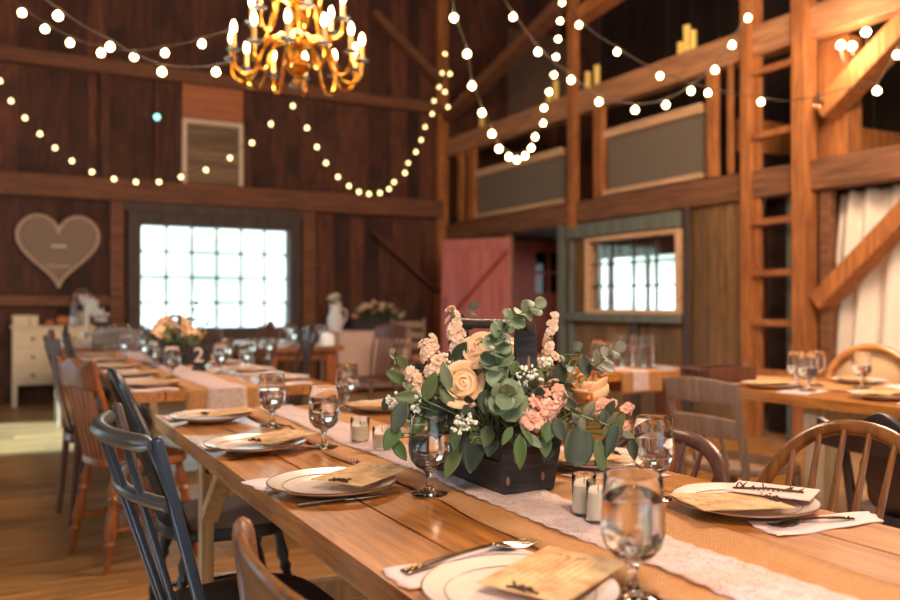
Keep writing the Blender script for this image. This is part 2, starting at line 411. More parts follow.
# other walls (mostly outside the frame; daylight openings in them)
mb = MB()
segs = [(YF, -2.6), (-1.0, 1.2), (3.0, 7.4), (9.2, YB)]
for a, b_ in segs: boards_X(mb, a, b_, 0, HT, XL-.05, w=.25, seed=int(a*7)+90)
for a, b_ in ((-2.6, -1.0), (1.2, 3.0)):
    boards_X(mb, a, b_, 0, .9, XL-.05, w=.25, seed=61); boards_X(mb, a, b_, 1.7, HT, XL-.05, w=.25, seed=62)
boards_X(mb, 7.4, 9.2, 2.3, HT, XL-.05, w=.25, seed=63)
struct(mb.build('wall_left', M['barn']), 'dark board wall on the left with window and door openings')
mb = MB()
boards_Y(mb, XL, -1.2, 0, HT, YF-.05, w=.25, seed=71); boards_Y(mb, 3.2, XO, 0, HT, YF-.05, w=.25, seed=72); boards_Y(mb, -1.2, 3.2, 3.2, HT, YF-.05, w=.25, seed=73)
struct(mb.build('wall_front', M['barn']), 'dark board wall behind the viewer with a wide barn door opening')
struct(MB().bb((XL-.2, YF-.2, HT), (XO+.2, YB+.2, HT+.1)).build('ceiling', M['roof']), 'dark plank roof high over the barn')
# back wall timbers --------------------------------------------------
def trim(n, mat, label, fn, bevel=.008):
    mb = MB(); fn(mb); return struct(mb.build('trim_%d' % n, M[mat], bevel=bevel), label)
trim(2, 'beamX', 'long horizontal beam on the back wall just above the window', lambda m: m.bb((XL, YB-.14, BZ0), (XW-.1, YB, BZ1)))
trim(3, 'beamX', 'higher horizontal beam crossing the back wall behind the chandelier', lambda m: m.bb((XL, YB-.14, 3.86), (XW-.1, YB, 4.02)))
def vpost(n, pxa, pxb, z0, z1, mat, label, y=YB, d=.12):
    xa, xb = onY(pxa, 300, y-d).x, onY(pxb, 300, y-d).x
    trim(n, mat, label, lambda m: m.bb((xa, y-d, z0), (xb, y, z1)))
vpost(4, 110, 124, 0, BZ0, 'beamX', 'upright post on the back wall between the wire heart and the window')
vpost(5, 303, 316, 0, BZ0, 'beamX', 'upright post on the back wall to the right of the bright window')
vpost(6, 100, 110, BZ1, 3.86, 'barn_red', 'narrow upright stud between the two back wall beams above the heart')
vpost(7, 154, 159, BZ1, 3.86, 'barn_red', 'thin upright strip on the upper back wall left of the framed screen', d=.06)
vpost(8, 438, 449, 0, HT, 'post', 'corner post where the back wall meets the right wall')
vpost(24, 245, 251, BZ1, 3.86, 'barn_red', 'thin upright strip on the upper back wall right of the framed screen', d=.06)
xa = onY(0, 300, YB).x
trim(9, 'beamX', 'low horizontal rail on the back wall under the wire heart', lambda m: m.bb((XL, YB-.1, zY(50, 306)), (onY(110, 300, YB).x, YB, zY(50, 296))))
pA, pB = onY(372, 12, YB-.12), onY(440, 82, YB-.12)
trim(10, 'beamX', 'diagonal brace rising left from the back corner post', lambda m: m.bar(pA, pB, .1, .16, (0,1,0)))
pA, pB = onY(372, 232, YB-.1), onY(438, 292, YB-.1)
trim(11, 'barn_red', 'dark diagonal brace low on the back wall beside the red door', lambda m: m.bar(pA, pB, .06, .14, (0,1,0)))
# window in the back wall --------------------------------------------
def window(n, axis, a0, a1, z0, z1, at, cols, rows, fmat, label, fw=.1, dep=.1, mw=.014, mmat=None):
    """framed multi-pane window; axis 'X' runs along X at y=at, 'Y' runs along Y at x=at"""
    P = (lambda u, d, z: (u, at+d, z)) if axis == 'X' else (lambda u, d, z: (at+d, u, z))
    root = thing('window_%d' % n, label, 'window', P((a0+a1)/2, 0, z0)); root['kind'] = 'structure'
    o = V(root.location)
    def bx(m, u0, u1, d0, d1, zz0, zz1): m.bb(V(P(u0, d0, zz0))-o, V(P(u1, d1, zz1))-o)
    m = MB()
    bx(m, a0-fw, a0, -dep, .06, z0-fw, z1+fw); bx(m, a1, a1+fw, -dep, .06, z0-fw, z1+fw)
    bx(m, a0, a1, -dep, .06, z1, z1+fw); bx(m, a0, a1, -dep*1.2, .06, z0-fw, z0)
    m.build('window_frame', M[fmat], root, bevel=.006)
    m = MB()
    for i in range(1, cols): u = lerp(a0, a1, i/cols); bx(m, u-mw/2, u+mw/2, 0, .03, z0, z1)
    for j in range(1, rows): z = lerp(z0, z1, j/rows); bx(m, a0, a1, .002, .028, z-mw/2, z+mw/2)
    m.build('muntin_grid', M[mmat or fmat], root)
    m = MB(); bx(m, a0, a1, .012, .018, z0, z1); m.build('pane', M['pane'], root)
    return root
window(1, 'X', wx0, wx1, wz0, wz1, YB, 6, 4, 'darktrim', 'bright many-paned window in the back wall', fw=.15, dep=.12, mw=.03)
trim(12, 'darktrim', 'dark header board over the bright back window', lambda m: m.bb((wx0-.2, YB-.1, wz1+.15), (wx1+.2, YB-.01, BZ0)))
# right wall ----------------------------------------------------------
yd0, yd1 = Yx(557), Yx(512)                 # door opening
yw0, yw1 = Yx(683), Yx(592)                 # window
zw0, zw1 = 1.075, 1.80
yl0, yl1 = Yx(792), Yx(757)                 # ladder bay
LB0, LB1 = 2.03, 2.27                       # lower beam
UB0, UB1 = 3.24, 3.50                       # upper beam
mb = MB()
def rw(y0, y1, z0, z1, sd): boards_X(mb, y0, y1, z0, z1, XW, w=.17, seed=sd)
rw(yd1, YB, 0, LB0, 11); rw(yw1, yd0, 0, LB0, 12); rw(yw0, yw1, 0, zw0, 13); rw(yw0, yw1, zw1, LB0, 14); rw(yl1+.14, yw0, 0, LB0, 15)
struct(mb.build('wall_right', M['olive']), 'olive brown vertical board wall under the loft beam on the right')
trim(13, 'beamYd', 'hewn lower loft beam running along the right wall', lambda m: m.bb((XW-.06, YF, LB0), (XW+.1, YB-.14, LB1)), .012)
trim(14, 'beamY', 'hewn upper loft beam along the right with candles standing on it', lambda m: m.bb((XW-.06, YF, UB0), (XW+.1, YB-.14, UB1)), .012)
def rpost(n, pxa, pxb, z0, z1, mat, label, x0=-.09, x1=-.02):
    ya, yb = onX(pxb, 300, XW+x1).y, onX(pxa, 300, XW+x0).y
    if yb-ya < .05: x1 = x0+.03; ya = onX(pxb, 300, XW+x1).y
    trim(n, mat, label, lambda m: m.bb((XW+x0, ya, z0), (XW+x1, yb, z1)), .008)
rpost(15, 567, 580, LB1-.3, HT, 'post', 'tall loft post between the two grey screens', -.10, -.01)
rpost(16, 593, 607, LB1, UB0, 'post', 'short orange stud left of the second grey screen')
rpost(17, 706, 721, LB1, UB0, 'post', 'short stud right of the second grey screen')
rpost(18, 727, 735, LB1, UB0, 'post', 'slender stud beside the tall ladder post', -.07)
rpost(19, 740, 756, 0, HT, 'post', 'slim tall post forming the far side of the ladder', -.11, -.02)
rpost(20, 791, 818, 0, HT, 'post', 'thickest amber barn post in front of the curtain', -.12, .03)
rpost(21, 457, 466, LB1, UB0, 'post', 'short stud at the far corner of the loft')
rpost(25, 467, 478, LB1, UB0, 'post', 'orange stud at the left edge of the first grey screen')
rpost(22, 557, 567, 0, LB0, 'greytrim', 'greyish stud at the right side of the red doorway', -.06, 0)
rpost(23, 505, 512, 0, LB0, 'post', 'hinge post of the open red door', -.03, .03)
rpost(26, 683, 691, 0, LB0, 'darktrim', 'dark stud to the right of the side window', -.06, 0)
rpost(27, 568, 575, 0, LB0, 'greytrim', 'thin greenish stud left of the side window', -.05, 0)
trim(28, 'greytrim', 'greenish grey sill rail under the side window', lambda m: m.bb((XW-.1, yw0-.02, zw0-.13), (XW, Yx(572), zw0-.04)))
trim(29, 'greytrim', 'grey header board above the side window', lambda m: m.bb((XW-.09, yw0-.02, zw1+.06), (XW, Yx(572), LB0-.02)))
trim(38, 'darktrim', 'dark lower stud below the side window', lambda m: m.bb((XW-.06, Yx(640), 0), (XW, Yx(633), zw0-.13)))
window(2, 'Y', yw0+.02, yw1-.02, zw0, zw1, XW-.02, 4, 3, 'paletrim', 'side window in the right wall with pale wood frame', fw=.045, dep=.07, mw=.02, mmat='darktrim')
# grey screens between the loft beams
def screen(n, pxa, pxb, z0, z1, label):
    ya, yb = Yx(pxb), Yx(pxa)
    root = thing('mesh_screen', label, 'screen', (XW, (ya+yb)/2, z0), 0, 'grey mesh screens along the loft')
    L = yb-ya
    m = MB(); k = 24
    m.box((0, 0, (z1-z0)/2), (.012, L, z1-z0)); m.build('mesh_panel', M['screen'], root)
    MB().box((-.03, 0, z1-z0+.05), (.08, L, .09)).build('top_rail', M['paletrim'], root, bevel=.006)
    MB().box((-.03, 0, .03), (.07, L, .05)).build('bottom_rail', M['paletrim'], root, bevel=.006)
screen(1, 478, 566, LB1+.01, 2.83, 'grey mesh screen nearer the back corner, left of the tall loft post')
screen(2, 608, 706, LB1+.01, 2.88, 'grey mesh screen to the right of the tall loft post')
# loft and aisle behind the right wall
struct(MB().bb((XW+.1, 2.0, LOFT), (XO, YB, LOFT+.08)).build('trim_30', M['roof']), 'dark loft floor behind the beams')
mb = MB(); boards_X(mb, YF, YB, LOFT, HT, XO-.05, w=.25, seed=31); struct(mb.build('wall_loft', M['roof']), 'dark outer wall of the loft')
mb = MB(); boards_X(mb, YF, 7.0, 0, LOFT, XA, w=.25, seed=32); boards_X(mb, 7.0, 10.2, 0, .7, XA, w=.25, seed=33)
boards_X(mb, 7.0, 10.2, 1.78, LOFT, XA, w=.25, seed=34); boards_X(mb, 10.2, YB, 0, LOFT, XA, w=.25, seed=35)
struct(mb.build('wall_aisle', M['maroon_d']), 'dark maroon outer wall of the side aisle seen through the side window')
mb = MB()
for k in range(1, 4): yk = lerp(7.0, 10.2, k/4); mb.bb((XA, yk-.03, .7), (XA+.04, yk+.03, 1.78))
struct(mb.build('trim_31', M['maroon_d']), 'maroon mullions of the aisle opening')
# braces near the thick post
pA, pB = onX(826, 112, XW+.0), onX(922, 10, XW+.0)
trim(32, 'post', 'heavy diagonal brace rising right from the thick post near the sconce', lambda m: m.bar(pA, pB, .16, .2, (1,0,0)))
pA, pB = onX(821, 303, XW-.0), onX(935, 185, XW-.0)
trim(33, 'post', 'heavy diagonal brace crossing in front of the ivory curtain', lambda m: m.bar(pA, pB, .14, .19, (1,0,0)))
pA, pB = onX(573, 22, XW-.02), onX(690, -58, XW-.02)
trim(34, 'post', 'diagonal brace rising right from the tall loft post', lambda m: m.bar(pA, pB, .14, .2, (1,0,0)))
pA, pB = onX(562, 5, XW-.03), onX(448, 118, XW-.03)
trim(35, 'beamX', 'long dark brace from the back corner up to the tall loft post', lambda m: m.bar(pA, pB, .12, .2, (1,0,0)))  # darker wood than the other loft braces
pA, pB = onX(757, 122, 6.6), onX(930, 168, 6.6)
trim(36, 'post', 'loft floor beam seen behind the thick post under the sconce', lambda m: m.bb((XW+.12, 4.48, 2.2), (XO-.1, 4.56, 2.62)))
trim(37, 'post', 'bright short post behind the sconce bulbs', lambda m: m.bb((XW+.1, onX(848, 300, XW+.1).y, LB1), (XW+.28, onX(818, 300, XW+.1).y, UB0)))
pale = onY(541, 80, YB-.03)
xa, xb = onY(508, 300, YB-.02).x, onY(568, 300, YB-.02).x
struct(MB().bb((xa, YB-.04, zY(540, 122)), (xb, YB, zY(540, 35))).build('trim_39', plain('dusty_board', srgb(120,92,76), .8, 0, .2, 4)), 'dusty pale board panel high in the loft corner')
trim(42, 'post', 'loft board seen through the ladder gap under the string of bulbs', lambda m: m.bb((XW+.12, 5.25, 2.5), (XO-.1, 5.33, 2.8)))
rpost(43, 819, 837, 0, LB0, 'beamYd', 'dark upright just behind the thick amber post beside the curtain', .02, .10)
# doors -----------------------------------------------------------------
dA, dB = V((XW-.02, yd1-.02, 0)), V((onX(441, 300, 5.1).x, onX(441, 300, 5.1).y, 0))
L = .98; dv = (dB-dA).normalized(); dB = dA+dv*L
ang = math.atan2(dv.y, dv.x)
dr = thing('door_1', 'pinkish red plank door standing open into the barn', 'door', dA, ang); dr['kind'] = 'structure'
m = MB(); boards(m, 0, L, .03, 1.97, lambda u, z, w, h, t: m.box((u, 0, z), (w, .025, h)), w=.15, seed=41)
m.build('door_planks', M['maroon'], dr)
m = MB(); m.box((L/2, .025, 1.9), (L-.02, .022, .14)); m.box((L/2, .025, .95), (L-.02, .022, .13)); m.box((L/2, .025, .2), (L-.02, .022, .14))
m.build('door_batten', M['maroon'], dr, bevel=.004)
MB().bar((.04, .028, 1.8), (L-.2, .028, 1.04), .03, .1, (0,1,0)).build('door_brace', M['maroon_d'], dr, bevel=.004)
MB().tube([(L-.08, .03, 1.05), (L-.08, .07, 1.07), (L-.08, .07, 1.2), (L-.08, .03, 1.22)], .008).build('door_handle', M['steeld'], dr)
x0, x1 = onY(512, 300, YB-.06).x, onY(566, 300, YB-.06).x
dr = thing('door_2', 'dark maroon door with four small panes seen through the side doorway', 'door', ((x0+x1)/2, YB-.05, 0)); dr['kind'] = 'structure'
pz0, pz1 = zY(550, 293), zY(550, 253); px0, px1 = onY(536, 300, YB-.06).x-(x0+x1)/2, onY(561, 300, YB-.06).x-(x0+x1)/2
hw = (x1-x0)/2
m = MB(); m.bb((-hw, 0, 0), (hw, .04, pz0)); m.bb((-hw, 0, pz1), (hw, .04, 2.1)); m.bb((-hw, 0, pz0), (px0, .04, pz1)); m.bb((px1, 0, pz0), (hw, .04, pz1))
m.build('door_leaf', M['maroon_d'], dr)
m = MB(); c = (px0+px1)/2; z = (pz0+pz1)/2
m.bb((c-.025, -.012, pz0), (c+.025, .04, pz1)); m.bb((px0, -.008, z-.025), (px1, .038, z+.025)); m.build('muntin_grid', M['maroon_d'], dr)
MB().bb((px0, .025, pz0), (px1, .035, pz1)).build('pane', M['darkpane'], dr)
# ladder between the two posts
ya, yb = onX(790, 300, XW-.06).y, onX(757, 300, XW-.06).y
ld = thing('ladder', 'built-in wooden ladder beside the thick amber post', 'ladder', (XW-.06, (ya+yb)/2, 0))
Lr = yb-ya
for py in (373, 323, 273, 221, 133, 68):
    z = onX(772, py, XW-.06).z
    MB().box((0, 0, z), (.05, Lr+.08, .055)).build('rung', M['post'], ld, bevel=.006)
for s in (-1, 1):
    MB().box((.05, s*(Lr/2+.02), 2.0), (.05, .05, 4.0)).build('side_rail', M['post'], ld, bevel=.005)
# ivory curtain
y1 = onX(827, 300, XW+.22).y; y0 = 1.6
cu = thing('curtain', 'ivory drape hanging behind the diagonal brace on the right', 'curtain', (XW+.22, y1, 0))
def cf(u, v):
    Lc = (y1-y0); yy = -u*Lc; z = .02+v*2.0
    gather = (1-v)*.10*(1-u)-.16*v*(1-u)
    return V((.045*math.sin(u*95+1.5*math.sin(u*17))+.02*math.sin(u*31+v*2)+.01*math.sin(v*5+u*40), yy+gather*.8, z))
MB().grid(cf, 220, 14).build('drape', M['curtain'], cu, solid=.004)
MB().tube([(0, .02, 2.02), (0, -(y1-y0), 2.02)], .015, 10).build('curtain_rod', M['steeld'], cu)
# dark sheet added in the aisle so the ladder bay stays dark
struct(MB().bb((XW+.32, 1.0, 0), (XW+.38, yl1+.16, LOFT)).build('trim_40', M['roof']), 'dark sheet added as shade behind the ladder and curtain')
struct(MB().bb((XW+.18, yl0+.02, 0), (XW+.24, yl0+.2, LOFT)).build('trim_41', M['greytrim']), 'grey strip standing in the dark ladder bay')
# ground outside
struct(MB().bb((-40, -40, -.6), (50, 50, -.2)).build('ground', M['ground']), 'pale gravel yard outside the barn')
# ================================================================== chairs (each faces local +x)
def sup(n=28, rx=.22, ry=.22, p=3.2, taper=0.0):
    pts = []
    for k in range(n):
        a = 2*PI*k/n; c, s = math.cos(a), math.sin(a)
        x = rx*math.copysign(abs(c)**(2/p), c); y = ry*math.copysign(abs(s)**(2/p), s)
        pts.append((x, y*(1+taper*x/rx)))
    return pts
def seat_part(root, mat, rx=.21, ry=.22, z=.45, th=.035, taper=.1, p=3.2, saddle=0, name='seat'):
    o = sup(32, rx, ry, p, taper)
    mb = MB(); rings = [(.0, z-.006*saddle), (.6, z-.010*saddle), (.9, z), (.985, z), (1.0, z-.008), (1.0, z-th+.008), (.96, z-th), (.5, z-th), (0, z-th)]
    vs = []; fs = []; rows = []
    for s_, zz in rings:
        if s_ == 0: rows.append([len(vs)]); vs.append((0, 0, zz))
        else:
            rows.append(list(range(len(vs), len(vs)+32))); vs += [(x*s_, y*s_, zz) for x, y in o]
    for A, B in zip(rows, rows[1:]):
        for k in range(32):
            l = (k+1) % 32
            if len(A) == 1: fs.append((A[0], B[k], B[l]))
            elif len(B) == 1: fs.append((A[l], A[k], B[0]))
            else: fs.append((A[l], A[k], B[k], B[l]))
    mb.add(vs, fs); return mb.build(name, mat, root)
def turned(p, q, r0, kind='turned', n=10):
    """leg profile from top p to floor q"""
    p, q = V(p), V(q)
    if kind == 'turned':
        prof = [(0, .8), (.12, .9), (.2, 1.25), (.26, .8), (.3, 1.2), (.34, .75), (.45, 1.15), (.62, 1.35), (.7, .85), (.73, 1.25), (.77, .8), (1, .62)]
    elif kind == 'taper': prof = [(0, 1.2), (.5, 1.1), (1, .75)]
    else: prof = [(0, .85), (.3, 1.2), (.45, 1.25), (.8, .9), (1, .75)]
    return MB().tube([lerp(p, q, t) for t, s in prof], [r0*s for t, s in prof], n)
def legs(root, mat, rx=.15, ry=.16, z=.42, splay=.06, r0=.018, kind='turned', stretch=True, bx=None, names='leg'):
    P = {}
    for sx in (1, -1):
        for sy in (1, -1):
            x = rx if sx > 0 else -(bx or rx)
            a, b = V((x, sy*ry, z)), V((x+sx*splay, sy*(ry+splay), 0))
            P[sx, sy] = (a, b); turned(a, b, r0, kind).build('leg', mat, root)
    if stretch:
        mids = {}
        for sy in (1, -1):
            a = lerp(*P[1, sy], .6); b = lerp(*P[-1, sy], .6); mids[sy] = (a+b)/2
            MB().tube([a, lerp(a, b, .5), b], [r0*.5, r0*.8, r0*.5], 8).build('stretcher', mat, root)
        MB().tube([mids[1], (mids[1]+mids[-1])/2, mids[-1]], [r0*.5, r0*.8, r0*.5], 8).build('stretcher', mat, root)
def bow_chair(label, mat, loc, rz, W=.225, H=.44, lean=.13, nsp=7, rb=.014, rs=.006, seat=.44, p=2.4, bowmat=None, fl=1.25, group=None, kind='turned'):
    t = thing('windsor_chair', label, 'chair', loc, rz, group)
    seat_part(t, mat, .21, .225, seat, .04, .08, 2.8, 1)
    legs(t, mat, .14, .15, seat-.035, .07, .017, kind)
    def bowp(a):
        c, s = math.cos(a), math.sin(a)
        y = W*math.copysign(abs(c)**(2/p), c); zz = H*abs(s)**(2/p)
        return V((-.15-lean*zz/H-.02*abs(s), y*(.86+.14*min(1, zz/(H*.45))), seat-.01+zz))
    MB().tube([bowp(PI*i/40) for i in range(41)], rb, 12, True, fl).build('bow', bowmat or mat, t)
    for k in range(nsp):
        f = (k+.5)/nsp*2-1; y0 = f*W*.72; y1 = f*W*.9
        c = min(1, abs(y1)/W); a = math.acos(c**(p/2)); zz = H*math.sin(a)**(2/p)
        top = V((-.15-lean*zz/H-.01, y1, seat+zz-.015)); bot = V((-.16+.03*(abs(f)), y0, seat-.01))
        MB().tube([bot, lerp(bot, top, .35), lerp(bot, top, .7), top], [rs*.9, rs*1.25, rs*1.05, rs*.75], 8).build('spindle', mat, t)
    return t
def comb_chair(label, loc, rz):
    t = thing('comb_back_chair', label, 'chair', loc, rz)
    mat = M['blue']; z = .45
    seat_part(t, M['blackseat'], .2, .235, z, .04, .08, 3.4, .4)
    legs(t, mat, .15, .165, z-.035, .05, .017, 'taper')
    def rail(zz, x0, bul, W, n=20):
        return [V((x0-bul*(1-(y/W)**2), y, zz)) for y in [W-2*W*i/n for i in range(n+1)]]
    R = .0175
    pts = rail(.872, -.245, .055, .228)
    rr = [R*.55]+[R]*(len(pts)-2)+[R*.55]
    MB().tube(pts, rr, 12, True, 1.0).build('top_rail', M['bluerail'], t)
    MB().tube(rail(.755, -.21, .05, .222), .0135, 12, True, 1.1).build('lower_rail', M['bluerail'], t)
    for sy in (1, -1):
        a = V((-.12, sy*.215, z-.02)); b = V((-.236, sy*.226, .885 if sy < 0 else .90))
        MB().bar(a, b, .032 if sy < 0 else .042, .02, (1, 0, .3)).build('back_post', mat if sy < 0 else M['bluebrown'], t, bevel=.006)
    m = MB().tube([(-.262, .226, .872), (-.25, .226, .872)], .009, 12); m.build('plug', M['blackchair'], t)
    for f in (-.62, -.22, .2, .6):
        y0, y1 = f*.18, f*.225
        x1 = -.245-.055*(1-f*f)
        MB().bar((-.14-.02*(1-f*f), y0, z-.01), (x1+.002, y1, .865), .024, .012, (1, 0, .3)).build('spindle', mat, t, bevel=.004)
    return t
def panel_chair(label, loc, rz):
    t = thing('curved_back_chair', label, 'chair', loc, rz)
    mat = M['browchair']; z = .46
    seat_part(t, M['blackseat'], .205, .21, z, .045, .06, 4, 0)
    MB().box((0, 0, z-.06), (.36, .38, .04)).build('seat_frame', mat, t, bevel=.006)
    W = .205
    for sy in (1, -1):
        turned((.16, sy*.17, z-.04), (.19, sy*.19, 0), .018, 'taper').build('leg', mat, t)
        pts = [(-.2, sy*.2, 0), (-.175, sy*.2, .3), (-.18, sy*.2, .46), (-.215, sy*W, .66), (-.232, sy*W, .785), (-.234, sy*W, .803), (-.235, sy*W, .81)]
        MB().tube(pts, [.014, .018, .02, .0185, .0175, .013, .004], 14).build('back_post', mat, t)
    def pf(u, v):
        y = (u*2-1)*W; s = 1-(y/W)**2
        return V((-.214-.022*v-.022*s, y, .60+v*.185))
    MB().grid(pf, 24, 6).build('back_panel', mat, t, solid=.012, bevel=.002)
    MB().tube([pf(i/24, 1) for i in range(25)], .0075, 8).build('panel_edge', M['bowwood'], t)
    for sy in (1, -1): MB().tube([(.17, sy*.18, .25), (-.18, sy*.2, .25)], .009, 8).build('stretcher', mat, t)
    return t
def press_chair(label, mat, loc, rz, group=None, crest='wave', H=.9):
    t = thing('pressed_back_chair', label, 'chair', loc, rz, group); z = .46
    seat_part(t, mat, .2, .215, z, .035, .1, 3, .6)
    legs(t, mat, .14, .15, z-.03, .06, .02, 'turned')
    W = .215
    for sy in (1, -1):
        MB().tube([(-.15, sy*.17, z-.02), (-.19, sy*.19, z+.2), (-.25, sy*.205, H-.06)], [.016, .014, .012], 10).build('back_post', mat, t)
    def cr(u, v):
        y = (u*2-1)*W
        wav = .02*math.cos(u*4*PI)*(1-.3*v) if crest == 'wave' else .035*(1-(2*u-1)**2)
        return V((-.235-.02*v-.02*(1-(2*u-1)**2), y, H-.13+v*.115+(wav if v > .5 else wav*.3)))
    MB().grid(cr, 24, 6).build('crest_rail', mat, t, solid=.02, bevel=.004)
    for k in range(5):
        y = (k-2)*.062
        MB().bar((-.165, y*.9, z-.01), (-.243, y, H-.11), .035, .011, (1, 0, .2)).build('slat', mat, t, bevel=.003)
    return t
def splat_chair(label, mat, loc, rz, group=None, H=.95):
    t = thing('splat_back_chair', label, 'chair', loc, rz, group); z = .46
    seat_part(t, mat, .2, .21, z, .045, .12, 3.5, .3)
    for sy in (1, -1):
        MB().tube([(.16, sy*.18, z-.02), (.19, sy*.19, .28), (.17, sy*.18, .1), (.19, sy*.19, 0)], [.022, .024, .014, .018], 10).build('leg', mat, t)
        MB().tube([(-.2, sy*.18, 0), (-.16, sy*.17, z-.02), (-.19, sy*.185, z+.22), (-.26, sy*.19, H-.04)], [.014, .019, .015, .014], 10).build('back_post', mat, t)
    def cr(u, v):
        q = 2*u-1
        return V((-.25-.015*v, q*.225, H-.09+v*(.09+.05*math.exp(-(q/.3)**2)-.03*math.exp(-((abs(q)-.6)/.2)**2))+.012*q*q))
    MB().grid(cr, 24, 4).build('crest_rail', mat, t, solid=.022, bevel=.004)
    def sp(u, v):
        w = .05+.045*math.sin(v*PI)**2+.02*math.sin(v*3*PI)
        return V((-.165-.085*v-.015*math.sin(v*PI), (u*2-1)*w, z+v*(H-.08-z)))
    MB().grid(sp, 8, 20).build('splat', mat, t, solid=.014)
    return t
def slat_chair(label, mat, loc, rz, zs=((.80, .095), (.62, .07)), H=.85, W=.2, group=None, cushion=None):
    t = thing('slat_back_chair', label, 'chair', loc, rz, group); z = .45
    seat_part(t, mat, .2, .21, z, .03, .08, 3.5, .4)
    for sy in (1, -1):
        turned((.15, sy*.17, z-.02), (.17, sy*.18, 0), .018, 'taper').build('leg', mat, t)
        MB().tube([(-.17, sy*.17, 0), (-.16, sy*.175, z), (-.24, sy*W, H)], [.015, .017, .015], 10, True).build('back_post', mat, t)
    for zz, h in zs:
        x = lerp(-.16, -.24, (zz-z)/(H-z))
        def sl(u, v, zz=zz, h=h, x=x): return V((x-.025*(1-(2*u-1)**2)-.01*v, (2*u-1)*W*lerp(.9, 1, (zz-z)/(H-z)), zz-h/2+v*h+.012*(1-(2*u-1)**2)*v))
        MB().grid(sl, 14, 4).build('back_slat', mat, t, solid=.014, bevel=.003)
    for k in range(3):
        y = (k-1)*.09; zz, h = zs[-1]
        MB().tube([(-.165, y, z-.01), (lerp(-.16, -.24, (zz-z)/(H-z))-.02, y, zz-h/2+.01)], .008, 8).build('spindle', mat, t)
    for sy in (1, -1): MB().tube([(.16, sy*.175, .22), (-.165, sy*.172, .22)], .009, 8).build('stretcher', mat, t)
    if cushion: MB().slab(sup(24, .17, .18, 3), z, z+.04).build('cushion', cushion, t, bevel=.012)
    return t
def cane_chair(label, mat, loc, rz):
    t = thing('cane_back_chair', label, 'chair', loc, rz); z = .46
    seat_part(t, mat, .21, .225, z, .04, .08, 3, 0)
    MB().slab(sup(24, .17, .18, 3), z, z+.03).build('cushion', M['cloth_pink'], t, bevel=.01)
    legs(t, mat, .16, .17, z-.03, .02, .018, 'taper', stretch=False)
    cz, A, B = .69, .215, .20
    o = lambda a, k=1: V((-.22-.1*(B*k*math.sin(a)+.0)/.2*.5, A*k*math.cos(a), cz+B*k*math.sin(a)))
    MB().tube([o(2*PI*i/36) for i in range(36)], .033, 10, False, .7, True).build('back_frame', mat, t)
    vs = [(-.22, 0, cz)]+[tuple(o(2*PI*i/36, .95)) for i in range(36)]
    MB().add(vs, [(0, 1+i, 1+(i+1) % 36) for i in range(36)]).build('cane_panel', M['cane'], t, solid=.004)
    for sy in (1, -1): MB().tube([(-.17, sy*.14, z-.02), (-.19, sy*.13, cz-B*.75)], .014, 8).build('back_post', mat, t)
    return t
# --- around the long front table
comb_chair('worn navy blue comb-back chair with black seat at the near table', (.482, 1.835, 0), math.radians(2))
bow_chair('black hoop-back chair just beyond the navy comb-back chair', M['blackchair'], (.655, 2.79, 0), 0, W=.22, H=.48, lean=.17, nsp=5, rb=.016, fl=1.3)
panel_chair('brown curved-panel chair with black seat nearest the viewer', (.555, 1.04, 0), 0)
bow_chair('golden brown hoop-back chair with pale spindles, right of the near table', M['bowwood'], (1.325, 1.14, 0), PI, W=.262, H=.435, lean=.12, nsp=8, rb=.0135, rs=.0075, p=2.3)
bow_chair('low dark captain chair with thick rounded back behind the flower box', M['brownchair'], (1.43, 1.80, 0), PI, W=.27, H=.325, lean=.1, nsp=7, rb=.016, rs=.008, p=3.0, fl=1.3)
bow_chair('dark hoop-back chair hidden behind the flowers at the far right of the near table', M['brownchair'], (1.50, 2.84, 0), PI, W=.22, H=.36, nsp=6, p=2.6)
# --- around the second table
press_chair('orange oak pressed-back chair with turned legs at the second table', M['orangechair'], (.535, 3.98, 0), math.radians(15))
splat_chair('dark chair just behind the orange oak pressed-back chair', M['brownchair'], (.50, 4.80, 0), math.radians(5))
splat_chair('dark chair nearest the cream dresser, third from the near end of its table', M['darkchair'], (.62, 5.55, 0), 0)
splat_chair('dark chair with shaped crest on the right of the second table, nearer one', M['darkchair'], (1.56, 5.35, 0), math.radians(172))
splat_chair('dark chair with shaped crest on the right of the second table, farther one', M['brownchair'], (1.60, 6.35, 0), math.radians(185))
press_chair('dark chair at the far end of the second table, backing onto the window', M['darkchair'], (.9, 7.35, 0), -PI/2, crest='bow')
press_chair('reddish brown chair beside the small white-set table with open slats', M['brownchair'], (2.98, 7.0, 0), math.radians(200), crest='bow', H=.93)
press_chair('brown chair standing on the left of the small white-set table', M['brownchair'], (1.98, 7.8, 0), math.radians(10), crest='bow')
slat_chair('pale ladder-back chair with plum cushion near the red door', M['palechair'], (4.15, 8.6, 0), math.radians(250), zs=((.88, .07), (.76, .07), (.64, .06)), H=.96, W=.19, cushion=M['purple'])
# --- around the right-hand tables
slat_chair('worn pale slat-back chair pushed under the right table', M['palechair'], (2.83, 2.575, 0), math.radians(1), zs=((.765, .09), (.615, .075)), H=.81, W=.193)
splat_chair('dark brown chair under the right table, behind the golden hoop-back chair', M['darkchair'], (2.66, 1.62, 0), 0, H=.745)
cane_chair('orange wood chair with round cane back in front of the curtain', M['amberchair'], (3.95, 2.80, 0), math.radians(200))
